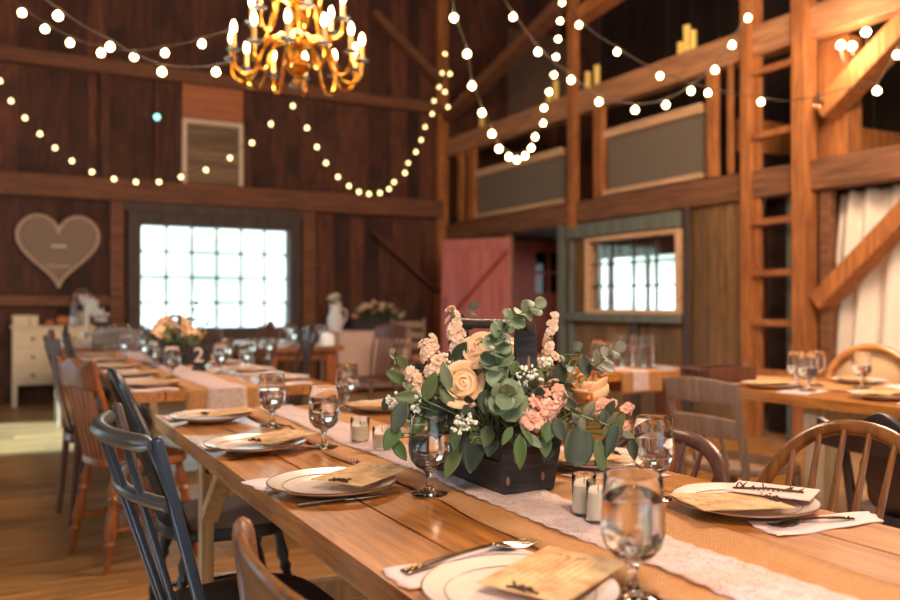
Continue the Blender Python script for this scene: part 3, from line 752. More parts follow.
# ================================================================== tables and what lies on them
def plank_table(label, x0, x1, y0, y1, mat, legmat, z=.75, th=.042, n=6, kind='brace', inset=.46, inset2=None):
    cx, cy = (x0+x1)/2, (y0+y1)/2
    t = thing('plank_table', label, 'table', (cx, cy, 0))
    m = MB(); w = (x1-x0)/n
    for k in range(n): m.box((x0-cx+w*(k+.5), 0, z-th/2), (w-.006, y1-y0, th))
    m.build('tabletop', mat, t)
    hy = (y1-y0)/2; hx = (x1-x0)/2
    for sy in (1, -1):
        yy = sy*(hy-(inset2 if inset2 and sy < 0 else inset))
        MB().box((0, yy, z-th-.04), (hx*1.7, .05, .08)).build('cross_batten', legmat, t, bevel=.003)
        for sx in (1, -1):
            xx = sx*(hx-.075)
            if kind == 'brace':
                MB().box((xx, yy, (z-th)/2), (.036, .05, z-th)).build('leg', legmat, t, bevel=.003)
                MB().bar((xx, yy-sy*.03, .5), (xx, yy-sy*.26, z-th-.015), .03, .05, (1,0,0)).build('leg_brace', legmat, t, bevel=.003)
            else:
                MB().box((xx*.92, yy, (z-th)/2), (.10, .10, z-th)).build('leg', legmat, t, bevel=.005)
        if kind == 'brace': MB().box((0, yy, .22), (hx*1.7, .03, .07)).build('stretcher', legmat, t, bevel=.003)
    for sx in (1, -1): MB().box((sx*hx*.8, 0, z-th-.035), (.025, (hy-inset)*2, .07)).build('apron', legmat, t, bevel=.003)
    return t
TX0, TX1, TY0, TY1 = .465, 1.342, .38, 2.97
plank_table('long honey plank table in front with burlap runner and flower box', TX0, TX1, TY0, TY1, M['table'], M['tableleg'], inset2=.2)
plank_table('second long plank table standing behind the front one', .48, 1.40, 3.74, 7.0, M['table'], M['tableleg'], inset=.72)
plank_table('far table with white cloth beyond the second table, below the window', .42, 1.4, 7.95, 9.4, M['tabledark'], M['tableleg'], kind='post')
plank_table('small far table with white napkins and orange legs, right of the window', 2.0, 2.76, 7.1, 8.7, M['tabledark'], M['orangechair'], kind='post', inset=.1)
plank_table('right plank table with thick pale legs in front of the curtain', 2.90, 3.80, .6, 3.06, M['table'], M['tableleg'], kind='post', inset=.76)
plank_table('far right plank table carrying two glass pitchers below the side window', 2.72, 3.62, 3.55, 5.6, M['table'], M['tabledark'], kind='post', inset=.2)
# ---- runners
def runner(label, cx, w, y0, y1, z=.7515, hang=(0, 0), mat='burlap', name='table_runner', wav=.006, scal=0, skew=0, seed=0, cat='runner', ny=120, off=.006):
    """strip along Y; hang = drop over the (near, far) table end"""
    r = random.Random(seed); ph = r.uniform(0, 6)
    tot = hang[0]+(y1-y0)+hang[1]
    t = thing(name, label, cat, (cx, (y0+y1)/2, z))
    cy = (y0+y1)/2; nx = 10
    KN = ([-hang[0]*(1-i/8) for i in range(8)] if hang[0] else [])+[(y1-y0)*i/ny for i in range(ny+1)]+([(y1-y0)+hang[1]*(i+1)/8 for i in range(8)] if hang[1] else [])
    NS = len(KN)-1
    def f(u, v):
        s = KN[int(round(v*NS))]; L_ = y1-y0
        if s < 0: y, zz = y0-off, s+.0024
        elif s > L_: y, zz = y1+off, -(s-L_)+.0024
        else: y, zz = lerp(y0-off, y1+off, s/L_), 0
        e = 1 if u in (0, 1) else 0
        q = (u*2-1)
        x = q*w/2+wav*math.sin(s*7+ph+q)+wav*.5*math.sin(s*19+ph*2+q*2)+skew*(s/(y1-y0)-.5)
        if scal and e: x += q*scal*abs(math.sin(s*PI/.045))
        zz += (.0012+.0012*math.sin(s*23+q*3+ph)) if 1e-4 < s < (y1-y0)-1e-4 else 0
        return V((x, y-cy, zz))
    MB().grid(f, nx, NS).build('cloth', M[mat], t, solid=.0012 if mat == 'burlap' else .0006)
    return t
runner('wide burlap runner down the middle of the front table', .905, .335, TY0-.02, TY1, .752, (.15, .16), wav=.009, seed=1)
runner('narrow white lace runner lying on the burlap of the front table', .882, .128, TY0-.02, TY1, .7565, (.15, .15), 'lace', 'lace_runner', wav=.006, scal=.007, seed=2, ny=420, off=.011)
runner('burlap runner hanging over the near end of the second table', .885, .335, 3.74, 7.0, .752, (.17, .1), seed=3)
runner('lace runner over the burlap of the second table', .893, .165, 3.74, 7.0, .7565, (.165, .1), 'lace', 'lace_runner', scal=.006, seed=4, ny=200, off=.011)
runner('blush runner hanging over the near end of the far right table', 3.14, .3, 3.55, 5.6, .752, (.12, .1), seed=5)
runner('lace runner on the far right table with the pitchers', 3.13, .12, 3.55, 5.6, .7565, (.115, .1), 'lace', 'lace_runner', seed=6, ny=160, off=.011)
runner('burlap runner down the middle of the right table by the curtain', 3.37, .32, .6, 3.06, .752, (.1, .1), seed=7)
o = runner('white cloth spread over the far table below the window', .9, .85, 7.95, 9.4, .7525, (.0, .2), 'cloth_white', 'tablecloth', wav=.004, seed=8, cat='tablecloth')
# ---- plates, cards, cutlery, napkins
TZ = .75
PLATE = [(0, .002), (.07, .002), (.075, 0), (.079, .002), (.098, .008), (.128, .0165), (.1305, .019), (.129, .0205), (.100, .0125), (.082, .0068), (.076, .0062), (0, .006)]
def plate(label, p, rz=0, s=1, group=None, cat='plate'):
    t = thing('dinner_plate', label, cat, p, rz, group)
    MB().lathe(PLATE, n=48).build('dish', M['china'], t)
    MB().tube([(.1295*math.cos(2*PI*i/48), .1295*math.sin(2*PI*i/48), .0197) for i in range(48)], .0014, 6, False, 1, True).build('rim_line', M['goldrim'], t)
    MB().tube([(.099*math.cos(2*PI*i/48), .099*math.sin(2*PI*i/48), .0128) for i in range(48)], .0006, 5, False, 1, True).build('inner_line', M['goldrim'], t)
    t.scale = (s, s, s); return t
def card(label, p, rz, tilt=(0, 0), L=.178, W=.127, group=None, seed=0, twine=True):
    t = thing('menu_card', label, 'menu card', p, rz, group); t.rotation_euler = (tilt[0], tilt[1], rz)
    MB().box((0, 0, .001), (L, W, .0014)).build('paper_sheet', M['kraft'], t)
    r = random.Random(seed); m = MB()
    for k in range(8):
        y = W*.34-k*W*.085; x = -L*.3
        while x < L*.32:
            w = r.uniform(.004, .016); m.box((x+w/2, y, .0018), (w, .0016, .0002)); x += w+.004
    m.build('printed_lines', M['ink'], t)
    m = MB()
    for q in range(5):
        m.box((L*.36+r.uniform(-.01, .01), r.uniform(-.03, .03), .0018), (.008, .006, .0002), (0, 0, r.uniform(0, 3)))
    m.build('printed_motif', M['ink'], t)
    if twine:
        m = MB(); x = -L*.46
        for q in range(9):
            a = V((x+r.uniform(-.006, .006), lerp(-.018, .014, q/8)+r.uniform(-.004, .004), .003))
            b = a+V((r.uniform(-.009, .009), r.uniform(-.012, .012), r.uniform(.001, .006)))
            m.tube([a, (a+b)/2+V((0, 0, .003)), b], [.0012, .002, .0008], 6)
        m.tube([(x, -.024, .003), (x+.003, 0, .0045), (x-.002, .022, .003)], .0016, 6)
        m.build('twine_knot', M['twig'], t)
    return t
def napkin(label, corners, z=TZ, group=None, seed=0):
    cs = [onz(px, py, z) if len(c_) == 2 else V(c_) for c_ in corners for px, py in [c_[:2]]]
    c = sum(cs, V((0,0,0)))/4
    t = thing('paper_napkin', label, 'napkin', (c.x, c.y, z), 0, group); r = random.Random(seed); a = r.uniform(0, 6)
    def f(u, v):
        p = lerp(lerp(cs[0], cs[1], u), lerp(cs[3], cs[2], u), v)-c
        return V((p.x+.003*math.sin(v*14+a)*(u in (0, 1)), p.y+.003*math.sin(u*14+a)*(v in (0, 1)), .0016+.0014*math.sin(u*9+a)*math.sin(v*7+a)))
    MB().grid(f, 16, 12).build('folded_paper', M['napkin'], t, solid=.0014)
    return t
def napkin_w(label, c, w, h, rz, z=TZ, group=None, seed=0):
    cs, sn = math.cos(rz), math.sin(rz)
    q = [(a*w/2, b*h/2) for a, b in ((-1, -1), (1, -1), (1, 1), (-1, 1))]
    return napkin(label, [(c[0]+x*cs-y*sn, c[1]+x*sn+y*cs, z) for x, y in q], z, group, seed)
def fork(label, p, q, z=.757, mat='steel', group=None):
    p, q = V(p), V(q); d = q-p; L = math.hypot(d.x, d.y)
    t = thing('fork', label, 'fork', (p.x, p.y, z), math.atan2(d.y, d.x), group); s = L/.19
    def hf(u, v):
        x = u*.125; w = lerp(.0075, .003, min(1, u*1.6)) if u < .8 else lerp(.003, .0035, (u-.8)*5)
        return V((x*s, (v*2-1)*w*s, .002+.007*math.sin(min(1, u*1.1)*PI*.5)*s))
    MB().grid(hf, 20, 4).build('handle', M[mat], t, solid=.0028)
    def nf(u, v):
        w = lerp(.0035, .0125, math.sin(min(1, u*1.4)*PI/2))
        return V(((.123+u*.028)*s, (v*2-1)*w*s, .009*s-.006*u*s))
    MB().grid(nf, 8, 6).build('neck', M[mat], t, solid=.0022)
    for k in range(4):
        y = (k-1.5)*.0066
        MB().tube([V((.148, y, .0035))*s, V((.165, y, .001))*s, V((.19, y*.95, .004))*s], [.0017, .0015, .0008], 6).build('tine', M[mat], t)
    m = MB()
    for k in range(6): m.ell(((.006+k*.009)*s, 0, .0045*s), (.0035, .005*s*(1-k*.09), .0015), 8, 5)
    m.build('handle_relief', M['brass'], t)
    return t
def knife(label, p, q, z=.751, mat='steeld', group=None):
    p, q = V(p), V(q); d = q-p; L = math.hypot(d.x, d.y); s = L/.22
    t = thing('table_knife', label, 'knife', (p.x, p.y, z), math.atan2(d.y, d.x), group)
    MB().tube([V((0, 0, .004))*s, V((.01, 0, .004))*s, V((.06, 0, .004))*s, V((.1, 0, .004))*s], [.003*s, .0048*s, .004*s, .003*s], 8, True, .75).build('handle', M[mat], t)
    out = [(.095, -.004), (.13, -.008), (.19, -.009), (.212, -.005), (.22, .004), (.21, .0065), (.1, .005)]
    MB().slab([(x*s, y*s) for x, y in out], .0028*s, .0045*s).build('blade', M['steel'], t)
    return t
# goblet -----------------------------------------------------------------------
GO = [(0, 0), (.036, 0), (.0375, .0018), (.034, .004), (.014, .0085), (.0075, .016), (.0065, .03), (.0078, .042), (.012, .0475), (.026, .055), (.0365, .068), (.0408, .084), (.0412, .10), (.0395, .13), (.0375, .1585), (.0368, .160)]
GI = [(.0365, .1588), (.0384, .13), (.0401, .10), (.0396, .084), (.0354, .0695), (.025, .0585), (.012, .0525), (0, .051)]
def goblet(label, p, group=None, level=.122, s=1):
    t = MB().lathe(GO+GI, n=40).build('water_goblet', M['glass'], None)
    t.location = p; t.scale = (s, s, s); tag(t, label, 'glass', group)
    if level:
        pr = [(0, .0515), (.0125, .053), (.0255, .0592), (.0360, .070), (.0401, .0842), (.0406, .10)]
        rl = lerp(.0406, .0389, (level-.10)/.03) if level > .1 else .0403
        pr = [q for q in pr if q[1] < level]+[(rl, level), (0, level)]
        MB().lathe(pr, n=40).build('water', M['water'], t)
    return t
GLIST = [((272, 427), 'water goblet nearest the second table, above the third plate', .112),
         ((324, 449), 'water goblet standing left of the small votive candle, beside the third plate', .118),
         ((347, 408), 'farthest water goblet on the right side of the front table', .105),
         ((429, 496), 'water goblet in front of the left end of the flower box', .12),
         ((653, 499), 'water goblet behind the big blurred one, right of the flowers', .122),
         ((633, 598), 'large blurred water goblet closest to the viewer', .128)]
G0 = None
for (px, py), lab, lv in GLIST:
    p = onz(px, py, TZ); z = TZ+(.004 if .73 < p.x < 1.08 else .0005)
    goblet(lab, (p.x, p.y, z), 'water goblets on the front table', lv)
# place settings of the front table ------------------------------------------------
def on_card(lab, pc, off, rz, seed, tilt=(0, -.03)):
    return card(lab, (pc[0]+off[0], pc[1]+off[1], TZ+(.032 if seed in (2, 3) else .0255)), rz, tilt, seed=seed, group='kraft menu cards on the front table')
PG = 'ivory plates on the front table'
P1, P2, P3, P4, P5, P6, P7 = (.584, .889), (.594, 1.596), (.587, 2.14), (.606, 2.74), (1.205, 1.085), (1.235, 1.56), (1.2, 2.72)
plate('ivory plate closest to the viewer at the bottom edge', (*P1, TZ+.0035), 0, .97, PG)
plate('ivory plate in front of the knife, left of the goblet by the flower box', (*P2, TZ+.0035), 0, 1, PG)
plate('ivory plate third from the viewer along the left edge of the table', (*P3, TZ+.0035), 0, 1, PG)
plate('ivory plate at the far left corner of the front table', (*P4, TZ+.0035), 0, 1, PG)
plate('ivory plate on the right beside the fork, in front of the golden hoop-back chair', (*P5, TZ+.0035), 0, 1, PG)
plate('ivory plate half hidden behind the flowers, by the dark captain chair', (*P6, TZ+.0035), 0, 1, PG)
plate('ivory plate at the far right end of the front table, left of the flowers', (*P7, TZ+.0035), 0, 1, PG)
c0 = V((.645, .897, 0)); on_card('kraft menu card with dark twine on the plate closest to the viewer', (0, 0), (c0.x, c0.y), math.radians(24), 1)
on_card('kraft menu card on the plate in front of the long knife', P2, (.062, -.014), math.radians(31), 2)
on_card('kraft menu card on the third plate from the viewer', P3, (.058, -.006), math.radians(27), 3)
on_card('kraft menu card on the plate at the far left corner', P4, (.055, .01), math.radians(12), 4)
on_card('kraft menu card on the plate beside the golden hoop-back chair', P5, (-.05, -.012), math.radians(165), 5)
on_card('kraft menu card on the plate half hidden behind the flowers', P6, (-.03, .0), math.radians(170), 6)
on_card('kraft menu card on the plate at the far right end', P7, (-.04, .0), math.radians(175), 7)
NG = 'blush napkins on the front table'
napkin('blush paper napkin under the fork beside the nearest plate', [(380, 572), (512, 544), (575, 572), (408, 592)], TZ+.0005, NG, 1)
napkin_w('blush napkin under the left side of the plate with the long knife', (.56, 1.72), .2, .13, .2, TZ+.0005, NG, 2)
napkin_w('blush napkin under the third plate from the viewer', (.57, 2.26), .2, .12, .15, TZ+.0005, NG, 3)
napkin('blush napkin under the dark fork at the right edge of the table', [(748, 524), (868, 512), (884, 522), (778, 538)], TZ+.0005, NG, 4)
napkin_w('blush napkin under the plate half hidden behind the flowers', (1.2, 1.44), .2, .14, .1, TZ+.0005, NG, 5)
napkin_w('blush napkin under the plate at the far left corner', (.58, 2.86), .2, .12, .1, TZ+.0005, NG, 6)
# folded napkin lying on the right plate
t = thing('folded_napkin', 'ivory folded napkin lying on the right plate behind its menu card', 'napkin', (P5[0]+.075, P5[1]-.0, TZ+.027), math.radians(-62), NG)
MB().box((0, 0, 0), (.15, .10, .003)).build('folded_paper', M['cloth_pink'], t, bevel=.001)
m = MB(); r = random.Random(5)
for q in range(14):
    a = V((-.06+q*.008, -.03+q*.002, .003)); b = a+V((r.uniform(-.01, .012), r.uniform(-.012, .012), r.uniform(.003, .012)))
    m.tube([a, b], [.002, .001], 6)
m.tube([(-.065, -.032, .003), (.0, -.015, .006), (.055, -.002, .004)], .002, 6)
m.build('twig_sprig', M['twig'], t)
t.location.z = TZ+.0295
fork('ornate silver fork on the napkin beside the nearest plate', onz(404, 571, .757), onz(536, 538, .76), TZ+.0035)
fork('dark fork lying on the napkin at the right edge of the table', onz(852, 517, .757), onz(769, 525, .757), TZ+.0035, 'steeld')
fork('fork resting on the far rim of the plate with the long knife', V((.665, 1.60, 0)), onz(352, 458, .775), TZ+.0205)
fork('fork poking out behind the third plate from the viewer', onz(284, 424, .775)+V((-.02, -.19, 0)), onz(284, 424, .775), TZ+.0205)
KG = 'table knives on the front table'
knife('long steel knife lying across the front of the second nearest plate', onz(297, 508), onz(402, 494), TZ+.001, group=KG)
knife('steel knife lying in front of the third plate from the viewer', onz(229, 461), onz(316, 449), TZ+.001, group=KG)
knife('dark knife lying behind the right plate', onz(722, 497)+V((0, .06, 0)), onz(765, 489)+V((.0, .02, 0)), TZ+.001, group=KG)
# votive candles ---------------------------------------------------------------------
def votive(label, p, r=.0215, h=.076, fill=.056, group='votive candles on the front table'):
    t = MB().lathe([(0, 0), (r*.92, 0), (r*.97, .003), (r, h-.001), (r*.98, h), (r*.955, h-.001), (r*.93, .010), (0, .009)], n=32).build('votive_candle', M['glass'])
    t.location = p; tag(t, label, 'candle', group)
    MB().lathe([(0, .0095), (r*.925, .0095), (r*.945, fill-.002), (r*.92, fill), (r*.25, fill-.001), (0, fill-.001)], n=28).build('wax', M['wax'], t)
    MB().tube([(0, 0, fill-.002), (.0008, 0, fill+.007)], .0009, 6).build('wick', M['blackchair'], t)
    return t
def vp(px, py): p = onz(px, py, TZ); return (p.x, p.y, TZ+.0045)
votive('votive candle left of the pair, in front of the flower box end', vp(584, 519))
votive('votive candle right of the pair, touching the blurred goblet in view', vp(598, 526), .0205, .073, .054)
votive('short votive candle between the goblet and the left edge of the flowers', vp(360, 444), .026, .068, .046)
votive('votive candle tucked under the left leaves of the flower arrangement', vp(382, 452), .025, .06, .044)
# ---- second table ---------------------------------------------------------------------
k = 0
ordn = ['first', 'second', 'third', 'fourth', 'fifth', 'sixth']
for side, X in (('left', .62), ('right', 1.24)):
    for i in range(5):
        Y = 4.02+i*.6
        plate('ivory plate on the %s side of the second table, %s from its near end' % (side, ordn[i]), (X, Y, TZ+.0015), 0, 1, 'plates on the second table')
        card('menu card on the %s side of the second table, %s from its near end' % (side, ordn[i]), (X+(.03 if side == 'left' else -.03), Y, TZ+.022), .2, (0, 0), seed=i, group='cards on the second table', twine=False)
        napkin_w('napkin on the %s side of the second table, %s from its near end' % (side, ordn[i]), (X-.02, Y-.17), .2, .1, .1, TZ+.0005, 'napkins on the second table', i)
for i, (px, py) in enumerate([(172, 379), (155, 369), (184, 366), (146, 362), (164, 360), (126, 358), (143, 353), (221, 374), (246, 372), (228, 365), (252, 362), (268, 360)]):
    p = onz(px, py, TZ)
    side = 'left' if px < 200 else 'right'
    goblet('goblet on the second table, %s of the ones %s of the number sign' % (ordn[i if i < 6 else i-7] if i != 6 else 'seventh', side), (p.x, p.y, TZ+.005), 'goblets on the second table', .11)
# number sign
p = onz(199, 372, TZ)
t = thing('table_number_sign', 'dark eight-sided table number sign reading 2', 'sign', (p.x, p.y, TZ+.004), -YAW*.8)
oct_ = [(.068*math.cos(PI/8+k*PI/4), .068*math.sin(PI/8+k*PI/4)) for k in range(8)]
MB().slab(oct_, -.007, .007, Matrix.Translation((0, 0, .088)) @ Matrix.Rotation(PI/2, 4, 'X')).build('board', M['signdark'], t, bevel=.002)
MB().box((0, .004, .012), (.07, .05, .024)).build('stand', M['signdark'], t, bevel=.003)
fc = bpy.data.curves.new('numeral', 'FONT'); fc.body = '2'; fc.size = .115; fc.align_x = 'CENTER'; fc.align_y = 'CENTER'; fc.extrude = .0015; fc.offset = .001
ft = bpy.data.objects.new('numeral_outline', fc); C.objects.link(ft); bpy.context.view_layer.update()
me = bpy.data.meshes.new_from_object(ft.evaluated_get(bpy.context.evaluated_depsgraph_get())); bpy.data.objects.remove(ft)
me.materials.clear(); me.materials.append(M['numeral'])
fo = bpy.data.objects.new('numeral', me); C.objects.link(fo); fo.parent = t
fo.location = (0, -.0085, .088); fo.rotation_euler = (PI/2, 0, 0)
# ---- far table and small table -------------------------------------------------------------
for i, (x, y) in enumerate([(.62, 8.1), (1.2, 8.1), (.62, 8.75), (1.2, 8.75)]):
    plate('white plate on the far cloth-covered table, ' + ['near left', 'near right', 'far left', 'far right'][i], (x, y, TZ+.006), 0, 1, 'plates on the far table')
for i, (px, py) in enumerate([(86, 342), (98, 341.5), (112, 342), (126, 341.5), (142, 341), (104, 341)]):
    p = onz(px, py, TZ); goblet('goblet on the far cloth-covered table, %s from the left' % ordn[i], (p.x, p.y, TZ+.006), 'goblets on the far table', .11)
for i, (px, py) in enumerate([(292, 346.5), (307, 347), (288, 341)]):
    p = onz(px, py, TZ); goblet('goblet on the small white-set table, ' + ['nearest', 'beside the white napkin', 'farthest left'][i], (p.x, p.y, TZ+.002), 'goblets on the small table', .11, 1.1)
for i, (x, y) in enumerate([(2.25, 7.35), (2.55, 7.3), (2.3, 7.9)]):
    napkin_w('white napkin flat on the small far table, ' + ['left', 'right', 'back'][i], (x, y), .26, .3, .1*i, TZ+.002, 'napkins on the small table', i)
p = onz(327, 346, TZ)
t = thing('standing_napkin', 'white napkin folded upright on the small far table', 'napkin', (p.x, p.y, TZ+.004))
MB().lathe([(0, 0), (.07, 0), (.075, .05), (.06, .10), (.04, .115), (0, .10)], n=10).build('folded_linen', M['cloth_white'], t)
p = onz(352, 346, TZ); goblet('goblet near the right corner of the small far table', (2.70, 7.55, TZ+.002), 'goblets on the small table', .11, 1.15)
# gift table at the back wall
x0, x1 = onY(336, 300, 10.0).x, onY(406, 300, 10.0).x
t = thing('cloth_table', 'blush cloth-covered table against the back wall under the flowers', 'table', ((x0+x1)/2, 10.2, 0))
hw = (x1-x0)/2
MB().box((0, 0, .76), (hw*2, .62, .03)).build('tabletop', M['tabledark'], t)
def skirt(u, v):
    per = 2*(2*hw+.64); s = u*per; a, b = hw+.012, .322
    if s < 2*a: p, n = (-a+s, -b), (0, -1)
    elif s < 2*a+2*b: p, n = (a, -b+s-2*a), (1, 0)
    elif s < 4*a+2*b: p, n = (a-(s-2*a-2*b), b), (0, 1)
    else: p, n = (-a, b-(s-4*a-2*b)), (-1, 0)
    k = .012*math.sin(s*34)*(1-v)
    return V((p[0]+n[0]*k, p[1]+n[1]*k, .05+v*.733))
MB().grid(skirt, 160, 6).build('cloth_skirt', M['cloth_pink'], t, solid=.003)
MB().box((0, 0, .781), (2*hw+.03, .65, .006)).build('cloth_top', M['cloth_pink'], t)
for sx in (-1, 1):
    for sy in (-1, 1): MB().box((sx*(hw-.06), sy*.25, .37), (.05, .05, .74)).build('leg', M['tabledark'], t)
# white jug & lantern on the gift table
p = onY(334, 332, 10.15)
t = thing('white_pitcher', 'pale white pitcher holding pale flowers on the blush table', 'pitcher', (p.x, 10.1, .784))
MB().lathe([(0, 0), (.08, 0), (.105, .08), (.10, .17), (.07, .25), (.065, .31), (.085, .35), (.075, .345), (.055, .30), (0, .29)], n=24).build('body', M['cloth_white'], t)
MB().tube([(.06, 0, .3), (.15, 0, .26), (.15, 0, .15), (.1, 0, .1)], .012, 8).build('handle', M['cloth_white'], t)
# ---- right tables ----------------------------------------------------------------------------
for i, (px, py, lab) in enumerate([(797, 389, 'left of three in a cluster'), (808, 392, 'middle of three in a cluster'), (816, 387, 'right of three in a cluster'), (862, 389, 'alone in front of the cane-back chair')]):
    p = onz(px, py, TZ); goblet('goblet on the right table, ' + lab, (p.x, p.y, TZ+.006), 'goblets on the right table', 0 if i == 2 else .1)
for i, (X, Y, lab) in enumerate([(3.08, 2.62, 'left end'), (3.12, 2.1, 'middle'), (3.12, 1.5, 'near the right frame edge'), (3.6, 2.55, 'in front of the cane-back chair'), (3.6, 1.9, 'far right')]):
    plate('ivory plate on the right table, ' + lab, (X, Y, TZ+.002), 0, 1, 'plates on the right table')
    card('menu card on the right table, ' + lab, (X+.02, Y+.03, TZ+.0225), .3*i, (0, 0), seed=20+i, group='cards on the right table', twine=False)
    napkin_w('crumpled blush napkin on the right table, ' + lab, (X-.02 if X < 3.3 else X, Y-.19), .22, .13, .2, TZ+.0005, 'napkins on the right table', 30+i)
for i, (px, w, h) in enumerate([(623, .062, .19), (644, .062, .185)]):
    p = onz(px, 367, TZ)
    r = w
    t = MB().lathe([(0, 0), (r*.95, 0), (r, .01), (r*.96, h*.6), (r*1.02, h), (r*.98, h), (r*.9, h*.6), (r*.93, .014), (0, .012)], n=28).build('glass_pitcher', M['glass'])
    t.location = (p.x, p.y, TZ+.006); t.rotation_euler.z = 1.1; tag(t, 'clear glass pitcher on the far right table, ' + ['left of the pair', 'right of the pair'][i], 'pitcher', 'pitchers on the far right table')
    MB().tube([(r*.97, 0, h*.9), (r*1.6, 0, h*.85), (r*1.7, 0, h*.45), (r*.99, 0, h*.25)], .007, 8).build('handle', M['glass'], t)
    MB().lathe([(0, .0125), (r*.925, .0145), (r*.905, h*.5), (r*.91, h*.66), (0, h*.66)], n=28).build('water', M['water'], t)
for i, (px, py) in enumerate([(604, 370), (612, 370.5), (598, 368)]):
    p = onz(px, py, TZ); goblet('goblet on the far right table left of the pitchers, ' + ['tallest in view', 'middle', 'nearest the flowers'][i], (p.x, p.y, TZ+.003), 'goblets on the far right table', .1)
p = onz(700, 380, TZ)
t = thing('wooden_tray', 'dark wooden flower tray at the far end of the right table', 'tray', (3.10, 2.95, TZ+.004), .1)
m = MB()
for s in (-1, 1): m.box((0, s*.08, .035), (.36, .012, .07)); m.box((s*.174, 0, .035), (.012, .148, .07))
m.build('sides', M['brownchair'], t, bevel=.003); MB().box((0, 0, .006), (.336, .148, .01)).build('base', M['crate'], t)
for s in (-1, 1): MB().tube([(s*.18, -.04, .05), (s*.205, -.03, .06), (s*.205, .03, .06), (s*.18, .04, .05)], .005, 6).build('handle', M['steeld'], t)
# ---- cream dresser with its things ------------------------------------------------------------
xa, xb = onY(12.5, 300, 10.2).x, onY(94, 300, 10.2).x
zt = onY(50, 326, 10.2).z; zb = onY(40, 385, 10.2).z
t = thing('dresser', 'cream painted dresser with drawers below the wire heart', 'dresser', ((xa+xb)/2, 10.42, 0))
W = xb-xa; h = W/2
MB().box((0, 0, zt-.012), (W+.04, .46, .025)).build('top_board', M['cream_paint'], t, bevel=.004)
MB().bb((-h, -.2, zb), (h, .2, zt-.025)).build('carcass', M['cream_paint'], t, bevel=.004)
for cx_, cw in ((-h+.2, .38), (h-.2, .38)):
    dh = (zt-.05-zb)/3
    for j in range(3):
        d = MB().box((cx_, -.205, zb+.01+dh*(j+.5)), (cw, .02, dh-.02)).build('drawer', M['cream_paint'], t, bevel=.004)
        MB().ell((cx_, -.235, zb+.01+dh*(j+.5)), (.02, .018, .02), 10, 8).build('knob', M['knob'], d)
for sx in (-1, 1):
    for sy in (-1, 1): MB().box((sx*(h-.025), sy*.17, zb/2), (.05, .05, zb)).build('leg', M['cream_paint'], t, bevel=.004)
MB().bb((-h+.42, -.206, zb+.02), (h-.42, -.2, zt-.06)).build('centre_panel', M['cream_paint'], t)
def ond(px): return onY(px, 320, 10.35).x
def pxw(px0, px1): return ond(px1)-ond(px0)
for i, (a, b_, zz) in enumerate([(6.5, 23, .12), (26, 34, .115)]):
    t = thing('small_box', 'small cream box on the dresser, ' + ['wider one at the left end', 'narrower one beside the wide box'][i], 'box', ((ond(a)+ond(b_))/2+ (.06 if i == 0 else .04), 10.33, zt))
    w = pxw(a, b_)
    MB().box((0, 0, zz/2-.012), (w, .12, zz-.024)).build('body', M['cream_paint'], t, bevel=.003)
    MB().box((0, 0, zz-.012), (w+.008, .128, .024)).build('lid', M['cream_paint'], t, bevel=.003)
for i, (px, rr) in enumerate([(49.5, .045), (63, .075)]):
    t = thing('pumpkin', 'orange pumpkin on the cream dresser, ' + ['smaller', 'larger'][i] + ' of the two', 'pumpkin', (ond(px), 10.33, zt))
    def pf(u, v, rr=rr):
        a = u*2*PI; b = (v-.5)*PI; k = rr*(1-.09*abs(math.sin(a*4)))
        return V((k*math.cos(a)*math.cos(b), k*math.sin(a)*math.cos(b), rr*.78+rr*.78*math.sin(b)*(1-.18*math.exp(-(math.cos(b)*3)**2))))
    MB().grid(pf, 48, 16).build('body', M['clay'], t)
    MB().tube([(0, 0, rr*1.25), (.004, 0, rr*1.6), (.015, 0, rr*1.85)], [rr*.16, rr*.1, rr*.13], 8).build('stem', M['twig'], t)
t = thing('lantern', 'wooden lantern with glass sides behind the white bouquet on the dresser', 'lantern', (ond(83), 10.48, zt))
for sx in (-1, 1):
    for sy in (-1, 1): MB().box((sx*.085, sy*.085, .17), (.02, .02, .34)).build('corner_post', M['orangechair'], t)
MB().box((0, 0, .01), (.2, .2, .02)).build('base', M['orangechair'], t); MB().box((0, 0, .35), (.2, .2, .025)).build('roof', M['orangechair'], t)
MB().tube([(-.05, 0, .36), (-.045, 0, .41), (.045, 0, .41), (.05, 0, .36)], .006, 6).build('handle', M['steeld'], t)
MB().lathe([(0, .02), (.04, .02), (.04, .16), (0, .155)], n=16).build('candle', M['wax'], t)
t = thing('glass_jar', 'tall clear glass jar standing on the cream dresser', 'jar', (ond(73), 10.27, zt))
MB().lathe([(0, 0), (.05, 0), (.052, .01), (.05, .22), (.056, .28), (.052, .28), (.046, .22), (.047, .015), (0, .012)], n=20).build('jar_body', M['glass'], t)
MB().lathe([(0, .013), (.046, .016), (.045, .1), (0, .1)], n=20).build('white_filling', M['cloth_white'], t)
t = thing('ruffled_bouquet', 'white ruffled fabric bouquet drooping off the cream dresser top', 'bouquet', (ond(94), 10.32, zt))
m = MB(); r = random.Random(4)
for i in range(30):
    u = i/29; c = V((lerp(-.09, .09, u)+r.uniform(-.04, .04), r.uniform(-.04, .04), lerp(.27, .05, u)+r.uniform(-.03, .05)))
    m.grid(lambda a, b, c=c, p=r.uniform(0, 6): c+V(((b*.05)*math.cos(a*2*PI), (b*.05)*math.sin(a*2*PI), .02*b*math.sin(a*10*PI+p)+.025*b)), 24, 3)
m.build('ruffles', M['cloth_white'], t, solid=.002)
MB().tube([(-.09, 0, 0), (-.08, 0, .12), (-.07, 0, .22)], [.035, .02, .05], 12).build('wrapped_base', M['cloth_white'], t)
